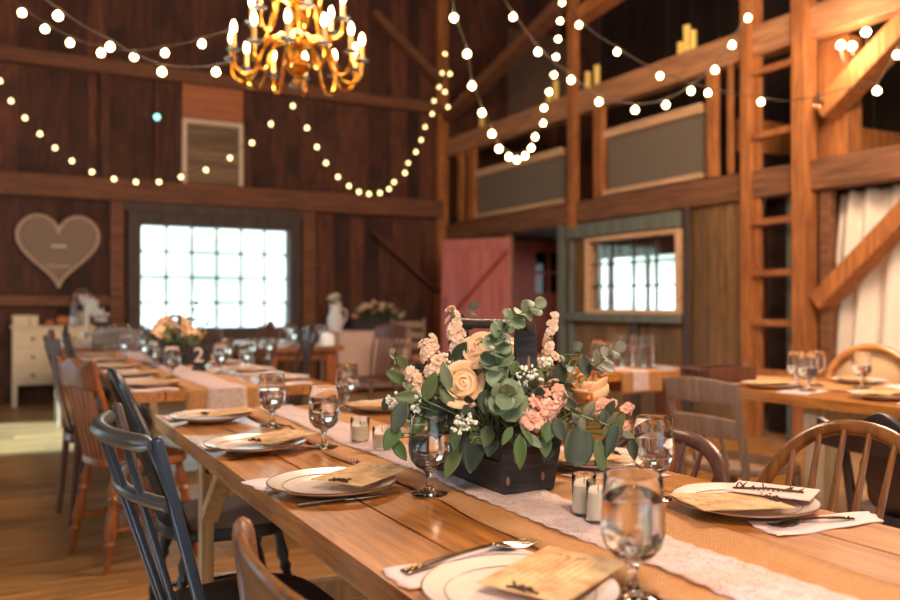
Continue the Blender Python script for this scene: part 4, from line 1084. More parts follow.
# ---- wire heart -------------------------------------------------------------------------------
def heart(a):
    x = 16*math.sin(a)**3; y = 13*math.cos(a)-5*math.cos(2*a)-2*math.cos(3*a)-math.cos(4*a)
    return x/16, (y+2.5)/14.5
pl, pr_ = onY(17, 250, YB-.06), onY(98.5, 250, YB-.06)
hx = (pr_.x-pl.x)/2; zt_, zb_ = zY(58, 215, YB-.06), zY(55, 286, YB-.06); hc = (zt_+zb_)/2; hz = (zt_-zb_)/2
t = thing('wire_heart', 'large heart of white woven wire hanging on the back wall', 'wall decoration', ((pl.x+pr_.x)/2, YB-.005, hc))
Hp = []
for k in range(72):
    a = 2*PI*k/72; x, y = heart(a); Hp.append((x*hx, -.05, (y*1.0-.03)*hz))
MB().tube(Hp, .02, 8, False, 1, True).build('outer_frame', M['wire_metal'], t)
MB().tube([(x, y+.03, z) for x, y, z in Hp], .012, 8, False, 1, True).build('rear_frame', M['wire_metal'], t)
def inside(x, z):
    c = False; n = len(Hp)
    for i in range(n):
        a, b = Hp[i], Hp[i-1]
        if (a[2] > z) != (b[2] > z) and x < (b[0]-a[0])*(z-a[2])/(b[2]-a[2])+a[0]: c = not c
    return c
m = MB(); st = .026
def runs(fn, n=160):
    out = []; cur = None
    for i in range(n+1):
        p = fn(i/n)
        if inside(p[0], p[1]): cur = [p, p] if cur is None else [cur[0], p]
        elif cur: out.append(cur); cur = None
    return out
k = -hx
while k < hx:
    for a, b in runs(lambda u, k=k: (k, lerp(-hz*1.1, hz*1.1, u))): m.box((k, -.035, (a[1]+b[1])/2), (.006, .004, abs(b[1]-a[1])))
    k += st
k = -hz*1.1
while k < hz*1.1:
    for a, b in runs(lambda u, k=k: (lerp(-hx, hx, u), k)): m.box(((a[0]+b[0])/2, -.037, k), (abs(b[0]-a[0]), .004, .006))
    k += st
m.build('wire_mesh', M['wire_metal'], t)
MB().box((0, -.045, -hz*.42), (hx*.62, .01, .02)).build('cross_bar', M['wire_metal'], t)
MB().box((0, -.045, hz*.12), (.16, .01, .025)).build('name_plate', M['cream_paint'], t)
MB().tube([(0, -.03, .5*hz), (0, -.01, .62*hz), (0, 0, .62*hz)], .006, 6).build('hook', M['steeld'], t)
# ---- framed screen above the window --------------------------------------------------------------
yy = YB-.04
a, b_ = onY(182, 150, yy), onY(243, 150, yy); z0, z1 = zY(212, 192.5, yy), zY(212, 121, yy); z2 = zY(212, 84, yy)
w = b_.x-a.x; cx = (a.x+b_.x)/2
t = thing('framed_screen', 'cream framed louvred panel on the back wall above the window', 'wall panel', (cx, yy, z0))
hh = z1-z0; fw = .055
m = MB()
for s in (-1, 1): m.box((s*(w/2-fw/2), 0, hh/2), (fw, .05, hh)); m.box((0, 0, hh/2+s*(hh/2-fw/2)), (w-2*fw, .05, fw))
m.build('frame', M['cream_paint'], t, bevel=.004)
m = MB()
for k in range(12): m.box((0, .005, fw+(hh-2*fw)*(k+.5)/12), (w-2*fw, .012, (hh-2*fw)/12*.9), (.5, 0, 0))
m.build('louvre_slats', wood('weathered_slats', srgb(112,88,66), srgb(160,130,102), 'X', 5, .8, .25), t)
MB().bb((-w/2+fw, .02, fw), (w/2-fw, .03, hh-fw)).build('backing', M['barn'], t)
t = thing('plain_board', 'orange brown wooden board mounted directly above the framed louvred panel', 'board', (cx, yy, z1+.01))
m = MB(); k = 4
for i in range(k): m.box((0, .0, (z2-z1)*(i+.5)/k), (w, .03, (z2-z1)/k-.004))
m.build('planks', wood('orange_board', srgb(150,84,44), srgb(190,112,62), 'X', 5, .6, .1), t)
# ================================================================== flower box on the front table
BX, BY0, BY1 = .9255, 1.375, 1.675
BYc = (BY0+BY1)/2
fb = thing('flower_crate', 'black wooden flower crate with upright handle on the lace runner', 'crate', (BX, BYc, TZ+.006))
hL = (BY1-BY0)/2; H_ = .135
# tapered long sides of two boards, tapered ends with the handle uprights
for s in (-1, 1):
    m = MB()
    for k in range(2):
        z0, z1 = k*H_/2+.001, (k+1)*H_/2-.002
        t0, t1 = z0/H_, z1/H_; w0, w1 = lerp(.06, .076, t0), lerp(.06, .076, t1); l0, l1 = lerp(hL-.004, hL+.012, t0), lerp(hL-.004, hL+.012, t1)
        p = [(s*w0, -l0, z0), (s*w0, l0, z0), (s*(w0-.011), l0, z0), (s*(w0-.011), -l0, z0), (s*w1, -l1, z1), (s*w1, l1, z1), (s*(w1-.011), l1, z1), (s*(w1-.011), -l1, z1)]
        m.add(p, [(0,1,2,3), (7,6,5,4), (0,4,5,1), (1,5,6,2), (2,6,7,3), (3,7,4,0)])
    m.build('side_boards', M['crate'], fb, bevel=.0018)
for s in (-1, 1):
    m = MB(); w0, w1 = .0605, .077; l0, l1 = hL, hL+.014
    p = [(-w0, s*l0, 0), (w0, s*l0, 0), (w0, s*(l0-.012), 0), (-w0, s*(l0-.012), 0), (-w1, s*l1, H_), (w1, s*l1, H_), (w1, s*(l1-.012), H_), (-w1, s*(l1-.012), H_)]
    m.add(p, [(0,1,2,3), (7,6,5,4), (0,4,5,1), (1,5,6,2), (2,6,7,3), (3,7,4,0)])
    e = m.build('end_board', M['cratez'], fb, bevel=.0018)
    for q in ((-.036, .07), (.028, .072), (.03, .03), (-.052, .028)):
        yy = s*(lerp(l0, l1, q[1]/H_)+.0008); MB().ell((q[0], yy, q[1]), (.0045, .0012, .009), 10, 6).build('worn_knot', M['knot'], e)
for s in (-1, 1):
    out = [(-.0235, 0), (.0235, 0), (.0255, .10), (.0245, .19), (.020, .222), (.010, .236), (-.010, .236), (-.020, .222), (-.0245, .19), (-.0255, .10)]
    Mx = Matrix.Translation((0, s*(hL-.013), .115)) @ Matrix.Rotation(PI/2, 4, 'X')
    u = MB().slab(out, -.006, .006, Mx).build('upright', M['cratez'], fb, bevel=.002)
    MB().ell((.004, s*(hL-.013)-.0062, .255), (.0035, .001, .016), 10, 8).build('worn_knot', M['knot'], u)
MB().tube([(0, -hL-.004, .331), (0, -.05, .332), (0, .05, .331), (0, hL+.004, .332)], .0105, 14).build('handle_dowel', M['dowel'], fb)
MB().box((0, 0, .006), (.112, 2*hL-.03, .01)).build('bottom_board', M['crate'], fb)
SG = 'flowers and greens in the black crate'
def rdir(r): 
    a = r.uniform(0, 2*PI); z = r.uniform(-1, 1); q = math.sqrt(1-z*z); return V((q*math.cos(a), q*math.sin(a), z))
def frame(d, roll=0):
    d = V(d).normalized(); a = V((0, 0, 1)) if abs(d.z) < .9 else V((1, 0, 0))
    x = a.cross(d).normalized(); y = d.cross(x)
    R = Matrix((x, y, d)).transposed().to_4x4(); return R @ Matrix.Rotation(roll, 4, 'Z')
def root_pt(p):
    """where a stem leaves the crate"""
    return V((min(max(p.x, BX-.05), BX+.05), min(max(p.y, BY0+.03), BY1-.03), TZ+.11))
def stem_curve(p, bulge=.35):
    a = root_pt(p); b = V(p); mid = lerp(a, b, .5)+V((0, 0, abs((b-a).length)*bulge*.4))
    return [a, lerp(lerp(a, mid, .5), mid, .3), mid, lerp(mid, b, .55), b]
def leaf(m, base, d, up, L, W, kind='oval', curl=.15, fold=.12, nu=6, nv=4):
    d = V(d).normalized(); up = V(up); sd = d.cross(up)
    if sd.length < 1e-4: sd = d.orthogonal()
    sd.normalize(); up = sd.cross(d)
    def f(u, v):
        s = 2*v-1
        if kind == 'round': w = math.sqrt(max(0, 1-(2*u-1)**2))**.85
        elif kind == 'lance': w = math.sin(PI*u**.75)**1.15
        else: w = math.sin(PI*u**.82)**.8
        return V(base)+d*(L*u)+sd*(W/2*w*s)+up*(L*curl*(-(u**2)+.3*u)+W*fold*(s*s-.3)*w)
    vs = []; fs = []
    m.grid(f, nu, nv)
def rose(label, c, d, R, mat, seed=0, openn=1.0, stem=True):
    r = random.Random(seed); c = V(c); t = thing('rose', label, 'flower', c, 0, SG)
    F = frame(d, r.uniform(0, 6)); m = MB(); Nl = 13
    for k in range(Nl):
        q = k/(Nl-1); phi = k*2.4+r.uniform(-.2, .2)
        span = lerp(1.35, .82, q); rr = R*lerp(.12, .80, q**.8); h = R; close = .5*(1-q)**1.4
        flare = q**2*openn; ht = lerp(.50, .40, q)*R
        def f(u, v, phi=phi, span=span, rr=rr, h=h, flare=flare, q=q, ht=ht, close=close, tw=r.uniform(-.12, .12)):
            s = 2*u-1; a = phi+s*span*(.55+.45*math.sin(min(1, v*1.2)*PI/2))
            edge = 1-.22*s*s*(v**2)
            rad = rr*(.35+.65*math.sin(min(1, v*1.15)*PI/2))*(1-close*v*v)*(1+tw*s*v)+flare*R*.62*max(0, v-.4)**1.5*1.9
            z = -R*.75+(R*.75+ht)*v*edge-flare*R*.9*max(0, v-.6)**1.3
            return V((rad*math.cos(a), rad*math.sin(a), z))
        m.grid(f, 9, 7, F)
    m.ell((0, 0, -R*.22), (R*.74, R*.74, R*.5), 16, 10, F)
    m.build('petals', mat, t, solid=.0011)
    m = MB()
    for k in range(5):
        a = k*2*PI/5; b = F.to_3x3() @ V((R*.15*math.cos(a), R*.15*math.sin(a), -R*.78)); dd = F.to_3x3() @ V((math.cos(a), math.sin(a), .1))
        leaf(m, b, dd, F.to_3x3() @ V((0, 0, 1)), R*.75, R*.26, 'lance', -.3)
    m.build('sepals', M['leaf'], t)
    if stem:
        e = c-V(d).normalized()*R*.7; pts = [p-c for p in stem_curve(e, .1)]
        MB().tube(pts, .0024, 8).build('stem', M['stem'], t)
    return t
def floret(m, c, d, s, r, n=5):
    F = Matrix.Translation(c) @ frame(d, r.uniform(0, 6))
    for layer in range(2):
        nn = n if layer == 0 else 3
        for k in range(nn):
            a0 = 2*PI*k/nn+layer*.6+r.uniform(-.2, .2); tilt = (.12 if layer == 0 else .85)+r.uniform(-.12, .25); L = s*(1 if layer == 0 else .55)*r.uniform(.85, 1.1)
            ph = r.uniform(0, 6)
            def f(u, v, a0=a0, tilt=tilt, L=L, ph=ph):
                sx = 2*v-1; w = L*.58*math.sqrt(max(0, 1-(1.45*u-.55)**2))*(.5+.6*u)
                rad = L*u*math.cos(tilt); z = L*u*math.sin(tilt)-.28*L*u*u+L*.12*math.sin(sx*4+ph)*u+L*.1*sx*sx
                return V((rad*math.cos(a0)-sx*w*math.sin(a0), rad*math.sin(a0)+sx*w*math.cos(a0), z))
            m.grid(f, 5, 5, F)
def stock(label, p0, p1, n, s, mat, seed=0, spread=.018, face=None, name='stock_spray'):
    r = random.Random(seed); p0, p1 = V(p0), V(p1); t = thing(name, label, 'flower', p0, 0, SG)
    pts = [q-p0 for q in stem_curve(p0, .1)]+[V((0,0,0))*1]
    MB().tube([q-p0 for q in stem_curve(p0, .1)]+[(p1-p0)*.5, (p1-p0)], .0022, 7).build('stem', M['stem'], t)
    ax = (p1-p0).normalized(); m = MB(); toc = (CAM-p0).normalized()
    for k in range(n):
        u = (k+r.uniform(.1, .9))/n; d = rdir(r); d = (d-ax*d.dot(ax)*.7+toc*.55)
        if face is not None: d = d*.6+V(face)
        d.normalize(); tap = lerp(1, .62, u)
        floret(m, (p1-p0)*u+d*spread*tap, (d+ax*.35), s*tap*r.uniform(.85, 1.15), r)
    m.build('florets', mat, t, solid=.0007)
    m = MB()
    for k in range(3): leaf(m, (p1-p0)*(.1+.3*k), rdir(r)+ax, (0, 0, 1), s*1.5, s*.5, 'lance')
    m.build('buds', M['leafb'], t)
    return t
def breath(label, c, R, n, seed=0, squash=.7):
    r = random.Random(seed); c = V(c); t = thing('babys_breath', label, 'flower', c, 0, SG)
    a = root_pt(c); ms = MB(); mbd = MB()
    base = (a-c)*.45
    ms.tube([a-c, base], .0014, 5)
    for k in range(n):
        d = rdir(r); p = V((d.x, d.y, d.z*squash))*R*r.uniform(.45, 1.0)
        if k % 2 == 0: ms.tube([base, lerp(base, p, .6)+V((0, 0, .004)), p], .0006, 4, False)
        q = .0036*r.uniform(.75, 1.25); f = frame(rdir(r))
        mbd.ell((0, 0, 0), (q, q, q*.85), 7, 5, Matrix.Translation(p) @ f)
        for w in range(4):
            e = rdir(r)*q*.75; mbd.ell((0, 0, 0), (q*.55,)*3, 6, 4, Matrix.Translation(p+e))
    ms.build('stems', M['stem'], t); mbd.build('buds', M['breath'], t)
    return t
def sprig(label, pts, pairs, L, W, mat, seed=0, kind='oval', name='leaf_sprig', up=(0, 0, 1), tipleaf=True, droop=0, cat='greenery', face=None, tofront=.3, lmix=1.0, tocrate=True):
    """stem through pts with leaf pairs along its outer part"""
    r = random.Random(seed); pts = [V(p) for p in pts]; o = pts[0]; t = thing(name, label, cat, o, 0, SG)
    base = (stem_curve(o, .1) if tocrate else [o])[:-1]+pts
    MB().tube([p-o for p in base], [.0019]*len(base[:-1])+[.001], 6).build('stem', M['stem'], t)
    m = MB(); n = len(pts)-1; toc = (CAM-o).normalized()
    for k in range(pairs):
        f = (k+.5)/pairs*n; i = min(int(f), n-1); p = lerp(pts[i], pts[i+1], f-i); ax = (pts[i+1]-pts[i]).normalized()
        a = k*1.9 if kind == 'round' else k*1.57+r.uniform(-.3, .3)
        sdv = frame(ax).to_3x3()
        for s in (1, -1):
            d = sdv @ V((math.cos(a)*s, math.sin(a)*s, .35))
            d = (d+V((0, 0, -droop))+toc*r.uniform(-.1, tofront)).normalized()
            nup = (ax*.6+toc*.7+V((0, 0, .2))+rdir(r)*.25)
            sc = lerp(1.1, .75, k/max(1, pairs-1))*r.uniform(.85, 1.1)
            leaf(m, p-o, d, nup, L*sc, W*sc, kind, r.uniform(-.1, .3), r.uniform(-.12, .16), 8, 6)
    if tipleaf: leaf(m, pts[-1]-o, (pts[-1]-pts[-2]), toc, L*.75, W*.7, kind)
    m.build('leaves', mat, t, solid=.0006)
    return t
def one_leaf(label, px, py, dep, ang, L, W, mat, kind='oval', seed=0, tilt=.2, roll=0, group=True):
    """single leaf: centre at pixel, tip direction ang (degrees, image plane), built at its depth with its own stem"""
    r = random.Random(seed); c = atd(px, py, dep); a = math.radians(ang)
    d = (RGT*math.cos(a)+UPV*math.sin(a)-FWD*tilt).normalized(); n = (-FWD+RGT*roll+UPV*.25)
    t = thing('leaf_stem', label, 'greenery', c-d*L/2, 0, SG)
    m = MB(); leaf(m, (0, 0, 0), d, n, L, W, kind, .12, .14, 10, 6); m.build('leaf_blade', mat, t, solid=.0006)
    MB().tube([p-(c-d*L/2) for p in stem_curve(c-d*L/2, .1)], .0014, 6).build('stem', M['stem'], t)
    return t
A = atd
# roses
rose('big peach rose facing the viewer above the goblet', A(464, 384, 1.62), -FWD*.95+UPV*.32-RGT*.12, .040, M['peach'], 1, .9)
rose('pale peach rose opening to the left, above the big rose', A(479, 351, 1.67), -FWD*.6+UPV*.6-RGT*.5, .043, M['peach'], 2, 1.15)
rose('apricot rose seen from the side at the right of the crate handle', A(590, 386, 1.72), UPV*.8-RGT*.3-FWD*.2, .05, M['peachd'], 3, .22)
rose('peach rose low behind the leaves at the right of the crate', A(576, 425, 1.80), -FWD*.3+UPV*.4+RGT*.6, .036, M['peachd'], 4, .8)
rose('peach rose mostly hidden at the back of the arrangement', A(505, 345, 1.92), UPV*.9-FWD*.2, .040, M['peach'], 5, .9)
rose('cream rosebud at the far left of the flowers', A(414, 381, 1.72), -FWD*.6-RGT*.4+UPV*.5, .025, M['creamfl'], 6, .6)
# stock
stock('blush stock sprig standing highest on the left, beside the handle dowel', A(458, 352, 1.76), A(452, 310, 1.76), 13, .0165, M['palepink'], 11, .018)
stock('blush stock sprig on the left above the long oval leaves', A(436, 372, 1.70), A(427, 338, 1.72), 18, .018, M['palepink'], 12, .024)
stock('cream and blush stock sprig at the left edge, below the tall blush sprig', A(420, 392, 1.70), A(409, 370, 1.70), 12, .0175, M['palepink'], 13, .015)
stock('full coral pink stock cluster at the front of the crate', A(531, 420, 1.60), A(560, 388, 1.60), 24, .022, M['pink'], 14, .031)
stock('pink stock sprig rising right behind the black upright', A(551, 366, 1.78), A(553, 312, 1.80), 15, .015, M['palepink'], 15, .017)
stock('pink stock sprig reaching right below the apricot rose', A(598, 408, 1.66), A(614, 402, 1.66), 8, .0155, M['pink'], 16, .013)
stock('small pink stock tip farthest right, beside the goblet', A(625, 412, 1.66), A(631, 405, 1.66), 5, .013, M['pink'], 17, .009)
stock('small pink stock tip hanging at the lower right edge', A(623, 428, 1.64), A(627, 424, 1.64), 5, .013, M['pink'], 18, .008)
stock('pale stock blossoms between the two peach roses and the eucalyptus', A(502, 362, 1.68), A(497, 350, 1.68), 8, .014, M['palepink'], 19, .013)
# baby's breath
for i, (px, py, dp, R, n, lab) in enumerate([
    (398, 402, 1.70, .030, 34, 'at the far left edge of the arrangement'), (440, 362, 1.70, .026, 26, 'between blush stock and big rose'),
    (464, 423, 1.58, .027, 34, 'below the big peach rose'), (528, 376, 1.64, .034, 44, 'at the foot of the black upright'),
    (545, 362, 1.70, .02, 16, 'right of the black upright'), (405, 425, 1.68, .03, 26, 'behind the goblet at the left'), (497, 347, 1.66, .018, 14, 'beside the pale peach rose'), (408, 412, 1.66, .03, 34, 'left of the goblet rim'), (425, 395, 1.68, .026, 22, 'below the cream rosebud')]):
    breath("white baby's breath sprig " + lab, A(px, py, dp), R, n, 40+i)
# eucalyptus
sprig('arching green eucalyptus branch climbing over the black upright', [A(499, 378, 1.60), A(496, 357, 1.59), A(499, 336, 1.585), A(513, 318, 1.585), A(535, 306, 1.585)], 13, .033, .036, M['euc'], 51, 'round', 'eucalyptus_branch')
sprig('round-leaved eucalyptus tip facing the viewer at the centre', [A(506, 408, 1.60), A(507, 400, 1.57), A(507, 394, 1.55)], 5, .046, .046, M['euc'], 52, 'round', 'eucalyptus_branch', tofront=.2)
sprig('grey eucalyptus tip right of the black upright, above the apricot rose', [A(590, 372, 1.70), A(603, 360, 1.69), A(615, 351, 1.68)], 4, .034, .034, M['eucg'], 53, 'round', 'eucalyptus_branch')
sprig('dusky eucalyptus branch behind the black upright', [A(560, 385, 1.72), A(568, 366, 1.72), A(575, 352, 1.73)], 4, .036, .034, M['eucd'], 54, 'round', 'eucalyptus_branch')
sprig('dusky grey eucalyptus branch with pale stem reaching right', [A(565, 408, 1.60), A(585, 417, 1.60), A(605, 424, 1.60), A(622, 432, 1.60)], 5, .036, .021, M['eucg'], 55, 'oval', 'eucalyptus_branch')
sprig('dark eucalyptus branch under the round-leaved tip', [A(497, 418, 1.61), A(508, 428, 1.6), A(520, 436, 1.6)], 4, .042, .038, M['eucd'], 56, 'round', 'eucalyptus_branch')
sprig('two dark leaves above the far end of the handle dowel', [A(462, 338, 1.86), A(468, 320, 1.88), A(472, 310, 1.88)], 2, .03, .026, M['eucd'], 57, 'round', 'eucalyptus_branch')
sprig('grey seed-leaf stem at the far left edge, out of focus', [A(402, 385, 1.86), A(396, 368, 1.9), A(393, 354, 1.92)], 3, .022, .022, M['eucg'], 58, 'round', 'eucalyptus_branch')
# single big leaves  (px, py, depth, angle, length, width)
LV = [(430, 386, 1.60, 70, .062, .030, 'leaf', 'long oval leaf left of the big rose'), (446, 376, 1.60, 105, .058, .025, 'euc', 'pointed leaf touching the left side of the big rose'),
      (448, 398, 1.61, -62, .055, .024, 'leaf', 'small leaf below the pointed one beside the big rose'), (396, 377, 1.72, 150, .05, .026, 'leafb', 'bright leaf at the upper left edge'),
      (407, 397, 1.66, 178, .056, .026, 'leaf', 'horizontal leaf low on the left'), (399, 417, 1.62, 250, .066, .034, 'eucd', 'dusky drooping leaf at the lower left'),
      (386, 404, 1.75, 250, .04, .02, 'leafd', 'dark leaf at the far left edge'), (391, 438, 1.62, 240, .055, .032, 'leafb', 'green leaf above the hidden votive candle'),
      (400, 450, 1.63, 300, .05, .026, 'leafb', 'lowest green leaf at the left, behind the goblet'), (485, 347, 1.66, 45, .05, .03, 'leafd', 'dark leaf behind the pale peach rose'),
      (460, 352, 1.68, 60, .05, .03, 'leafd', 'dark pointed leaf between stock and pale rose'),
      (520, 452, 1.56, 268, .066, .026, 'leafb', 'bright pointed leaf hanging over the crate end'), (527, 434, 1.56, 300, .05, .014, 'leaf', 'narrow leaf over the crate beside the bright one'),
      (507, 436, 1.56, 240, .04, .018, 'leafb', 'small green leaf over the crate corner'), (472, 452, 1.62, 262, .085, .05, 'leafd', 'large dark leaf over the left side of the crate'),
      (452, 462, 1.62, 245, .07, .03, 'leaf', 'green leaf behind the goblet at the crate side'), (455, 438, 1.60, 265, .05, .022, 'leafb', 'leaf right behind the goblet rim'),
      (578, 447, 1.57, 262, .075, .06, 'eucd', 'broad grey green leaf over the right of the crate'), (600, 455, 1.58, 283, .062, .024, 'leaf', 'leaf with yellowed edge right of the broad grey leaf'),
      (612, 440, 1.58, 250, .07, .026, 'leafd', 'long dark leaf hanging at the right'), (604, 450, 1.60, 240, .07, .03, 'leafd', 'dark leaf pointing down toward the right plate'),
      (633, 449, 1.60, 275, .045, .022, 'leafd', 'rightmost leaf touching the goblet'), (548, 432, 1.57, 262, .04, .03, 'leafb', 'rounded green leaf under the coral stock'),
      (560, 430, 1.57, 285, .045, .03, 'eucd', 'dusky leaf under the right of the coral stock'), (514, 368, 1.60, 250, .03, .02, 'leafb', 'small bright leaf at the foot of the arching eucalyptus'),
      (486, 402, 1.58, 262, .05, .036, 'leafd', 'dark folded leaf between big rose and round eucalyptus'), (497, 377, 1.575, 195, .045, .042, 'euc', 'pale round leaf right of the big rose'),
      (440, 412, 1.66, 200, .08, .05, 'leafd', 'dark leaf just above the rim of the goblet'), (585, 366, 1.70, 285, .05, .028, 'eucd', 'dusky leaf left of the apricot rose'),
      (618, 424, 1.59, 60, .05, .022, 'leaf', 'upright leaf among the pink tips at the right'), (545, 445, 1.585, 275, .05, .028, 'leaf', 'olive leaf over the middle of the crate end'),
      (487, 436, 1.60, 255, .045, .03, 'leaf', 'olive leaf over the crate edge below the big rose'), (534, 441, 1.56, 320, .04, .018, 'euc', 'pale narrow leaf pointing right over the crate end')]
for i, (px, py, dp, an, L, W, mt, lab) in enumerate(LV):
    one_leaf(lab+' of the flower crate' if len(lab.split()) < 9 else lab, px, py, dp, an, L, W, M[mt], 'round' if 'round leaf' in lab or 'broad' in lab else 'oval', i, .25, random.uniform(-.3, .3))
LV2 = [(412, 412, 1.66, 215, .055, .03, 'leafd', 'dark leaf low at the left behind the baby\'s breath'), (424, 404, 1.67, 235, .055, .03, 'leafd', 'dark leaf below the cream rosebud'),
       (418, 428, 1.66, 255, .055, .03, 'leaf', 'olive leaf seen through the top of the goblet'), (436, 424, 1.66, 262, .06, .034, 'leafd', 'dark leaf seen through the goblet bowl'),
       (470, 408, 1.62, 250, .05, .036, 'leafd', 'dark leaf directly under the big rose'), (570, 405, 1.66, 320, .05, .028, 'eucd', 'dusky leaf right of the coral stock'),
       (590, 412, 1.62, 262, .04, .02, 'eucg', 'grey leaf hanging from the pale-stemmed eucalyptus'), (577, 418, 1.61, 265, .042, .022, 'eucg', 'grey leaf below the coral stock on the right'),
       (604, 420, 1.61, 265, .044, .02, 'eucd', 'dusky narrow leaf near the pink tips'), (610, 408, 1.62, 60, .036, .02, 'eucd', 'dusky upright leaf above the pale-stemmed eucalyptus'),
       (560, 372, 1.70, 80, .05, .03, 'eucd', 'dusky leaf behind the top of the coral stock'), (402, 362, 1.75, 130, .036, .022, 'leaf', 'olive leaf at the top left edge'),
       (548, 448, 1.60, 255, .06, .034, 'leafd', 'deep green leaf hiding the right edge of the crate end'), (490, 444, 1.61, 262, .05, .036, 'leafd', 'deep green leaf at the corner of the crate')]
for i, (px, py, dp, an, L, W, mt, lab) in enumerate(LV2):
    one_leaf(lab, px, py, dp, an, L, W, M[mt], 'oval', 60+i, .25, random.uniform(-.3, .3))
# berries
for i, (px, py, dp, n, lab) in enumerate([(434, 391, 1.64, 5, 'beside the long oval leaf'), (521, 369, 1.68, 4, 'left of the black upright'), (590, 404, 1.68, 7, 'under the apricot rose')]):
    r = random.Random(80+i); c = A(px, py, dp); t = thing('berry_sprig', 'sprig of orange berries ' + lab, 'berries', c, 0, SG)
    ms, m = MB(), MB()
    ms.tube([p-c for p in stem_curve(c, .1)], .0014, 6)
    for k in range(n):
        p = rdir(r)*.013; ms.tube([(0, 0, -.006), p], .0007, 5); m.ell(p, .0056, 10, 8)
    ms.build('stem', M['stem'], t); m.build('berries', M['berry'], t)
r = random.Random(9)
for i, (px, py, lab) in enumerate([(474, 437, 'over the left side of the crate'), (398, 434, 'at the lower left above the votive')]):
    c = A(px, py, 1.58+.06*i); t = thing('seed_sprig', 'yellow green seed sprig ' + lab, 'greenery', c, 0, SG); ms, m = MB(), MB()
    ms.tube([p-c for p in stem_curve(c, .1)], .0012, 6)
    for k in range(26):
        p = rdir(r)*.02*r.uniform(.3, 1); ms.tube([(0, 0, 0), p], .0005, 4); m.ell(p, .0021, 7, 5)
    ms.build('stem', M['stem'], t); m.build('seeds', M['leaf'], t)
# filler greens inside the arrangement
r = random.Random(21)
for i in range(22):
    a = 2*PI*i/22; x = BX+.10*math.cos(a)*r.uniform(.4, 1); y = BYc+.19*math.sin(a)*r.uniform(.3, 1); z = TZ+.16+r.uniform(0, .06)
    p = V((x, y, z)); q = p+V((math.cos(a)*.06, math.sin(a)*.08, r.uniform(-.02, .035)))
    sprig('dark green filler sprig tucked between the flowers of the crate', [p, lerp(p, q, .5)+V((0, 0, .012)), q], 4, .045, .024, M[['leafd', 'eucd', 'leaf'][i % 3]], 100+i, 'oval', 'filler_sprig', droop=.25)
# ================================================================== centrepiece of the second table
cp = onz(186, 364, TZ); cx, cy = .97, 5.4
t = thing('flower_crate', 'dark crate holding the peach centrepiece of the second table', 'crate', (cx, cy, TZ+.006))
m = MB()
for s in (-1, 1): m.box((s*.07, 0, .06), (.012, .3, .12)); m.box((0, s*.145, .06), (.128, .012, .12))
m.build('side_boards', M['crate'], t, bevel=.002); MB().box((0, 0, .006), (.125, .28, .01)).build('bottom_board', M['crate'], t)
m = MB().tube([(0, -.139, .10), (0, -.139, .30)], .012, 8); m.tube([(0, .139, .10), (0, .139, .30)], .012, 8); m.build('upright', M['crate'], t)
MB().tube([(0, -.15, .3), (0, .15, .3)], .01, 8).build('handle_dowel', M['dowel'], t)
r = random.Random(31)
proto = None
for i in range(17):
    a = 2*PI*i/17*2.3; q = .35+.65*((i*7) % 17)/17
    p = V((cx+.15*q*math.cos(a), cy+.20*q*math.sin(a), TZ+.15+.16*(1-q)+r.uniform(-.01, .05)))
    d = V((math.cos(a)*q, math.sin(a)*q, .8))
    if proto is None or i == 1:
        proto = rose('blurred rose in the centrepiece of the second table', p, d, .045, M['peachd' if i == 0 else 'peach'], 200+i, 1, stem=False)
        proto['group'] = 'roses of the second centrepiece'
    else:
        o = dup(proto, p, r.uniform(0, 6)); o.rotation_euler = (r.uniform(-.5, .5), r.uniform(-.5, .5), r.uniform(0, 6))
for i in range(12):
    a = 2*PI*i/12; p = V((cx+.06*math.cos(a), cy+.12*math.sin(a), TZ+.13)); q = p+V((math.cos(a)*.12, math.sin(a)*.14, r.uniform(-.03, .12)))
    s_ = sprig('blurred green sprig in the centrepiece of the second table', [p, lerp(p, q, .5)+V((0, 0, .03)), q], 4, .055, .03, M['leafd' if i % 2 else 'leaf'], 230+i, 'oval', 'filler_sprig', tocrate=False)
    s_['group'] = 'greens of the second centrepiece'
s_ = sprig('green sprig standing highest above the centrepiece of the second table', [V((1.0, 5.35, TZ+.15)), V((1.05, 5.3, TZ+.28)), V((1.07, 5.28, TZ+.37))], 3, .05, .03, M['leafd'], 260, 'oval', 'filler_sprig', tocrate=False)
s_['group'] = 'greens of the second centrepiece'
# ================================================================== planter on the blush table at the back
gx, gy, gz = onY(378, 332, 10.15).x, 10.15, .785
t = thing('flower_planter', 'pale planter packed with pink flowers on the blush table', 'planter', (gx, gy, gz))
m = MB()
for s in (-1, 1): m.box((0, s*.1, .08), (.78, .014, .16)); m.box((s*.385, 0, .08), (.012, .19, .16))
m.build('side_boards', M['crate'], t, bevel=.003); MB().box((0, 0, .006), (.77, .19, .01)).build('bottom_board', M['crate'], t)
r = random.Random(41)
for i in range(14):
    p = V((gx-.36+.72*i/13+r.uniform(-.02, .02), gy-.03+r.uniform(-.08, .06), gz+.32+r.uniform(-.05, .08)-.1*abs(i-6.5)/6.5))
    if i < 2:
        pr2 = rose('blurred pink flower in the planter on the blush table', p, (0, -.4, .8), .05, M['palepink' if i else 'pink'], 300+i, 1, stem=False); pr2['group'] = 'flowers of the back planter'
    else: dup(pr2, p, r.uniform(0, 6))
for i in range(22):
    x = gx-.37+.74*i/21; p = V((x, gy+r.uniform(-.06, .06), gz+.1)); q = p+V((r.uniform(-.06, .06), r.uniform(-.12, .06), r.uniform(.1, .22)))
    s_ = sprig('blurred green sprig in the planter on the blush table', [p, lerp(p, q, .5)+V((0, 0, .02)), q], 5, .07, .035, M[['leafd', 'eucd', 'leaf'][i % 3]], 330+i, 'oval', 'filler_sprig', tocrate=False)
    s_['group'] = 'greens of the back planter'
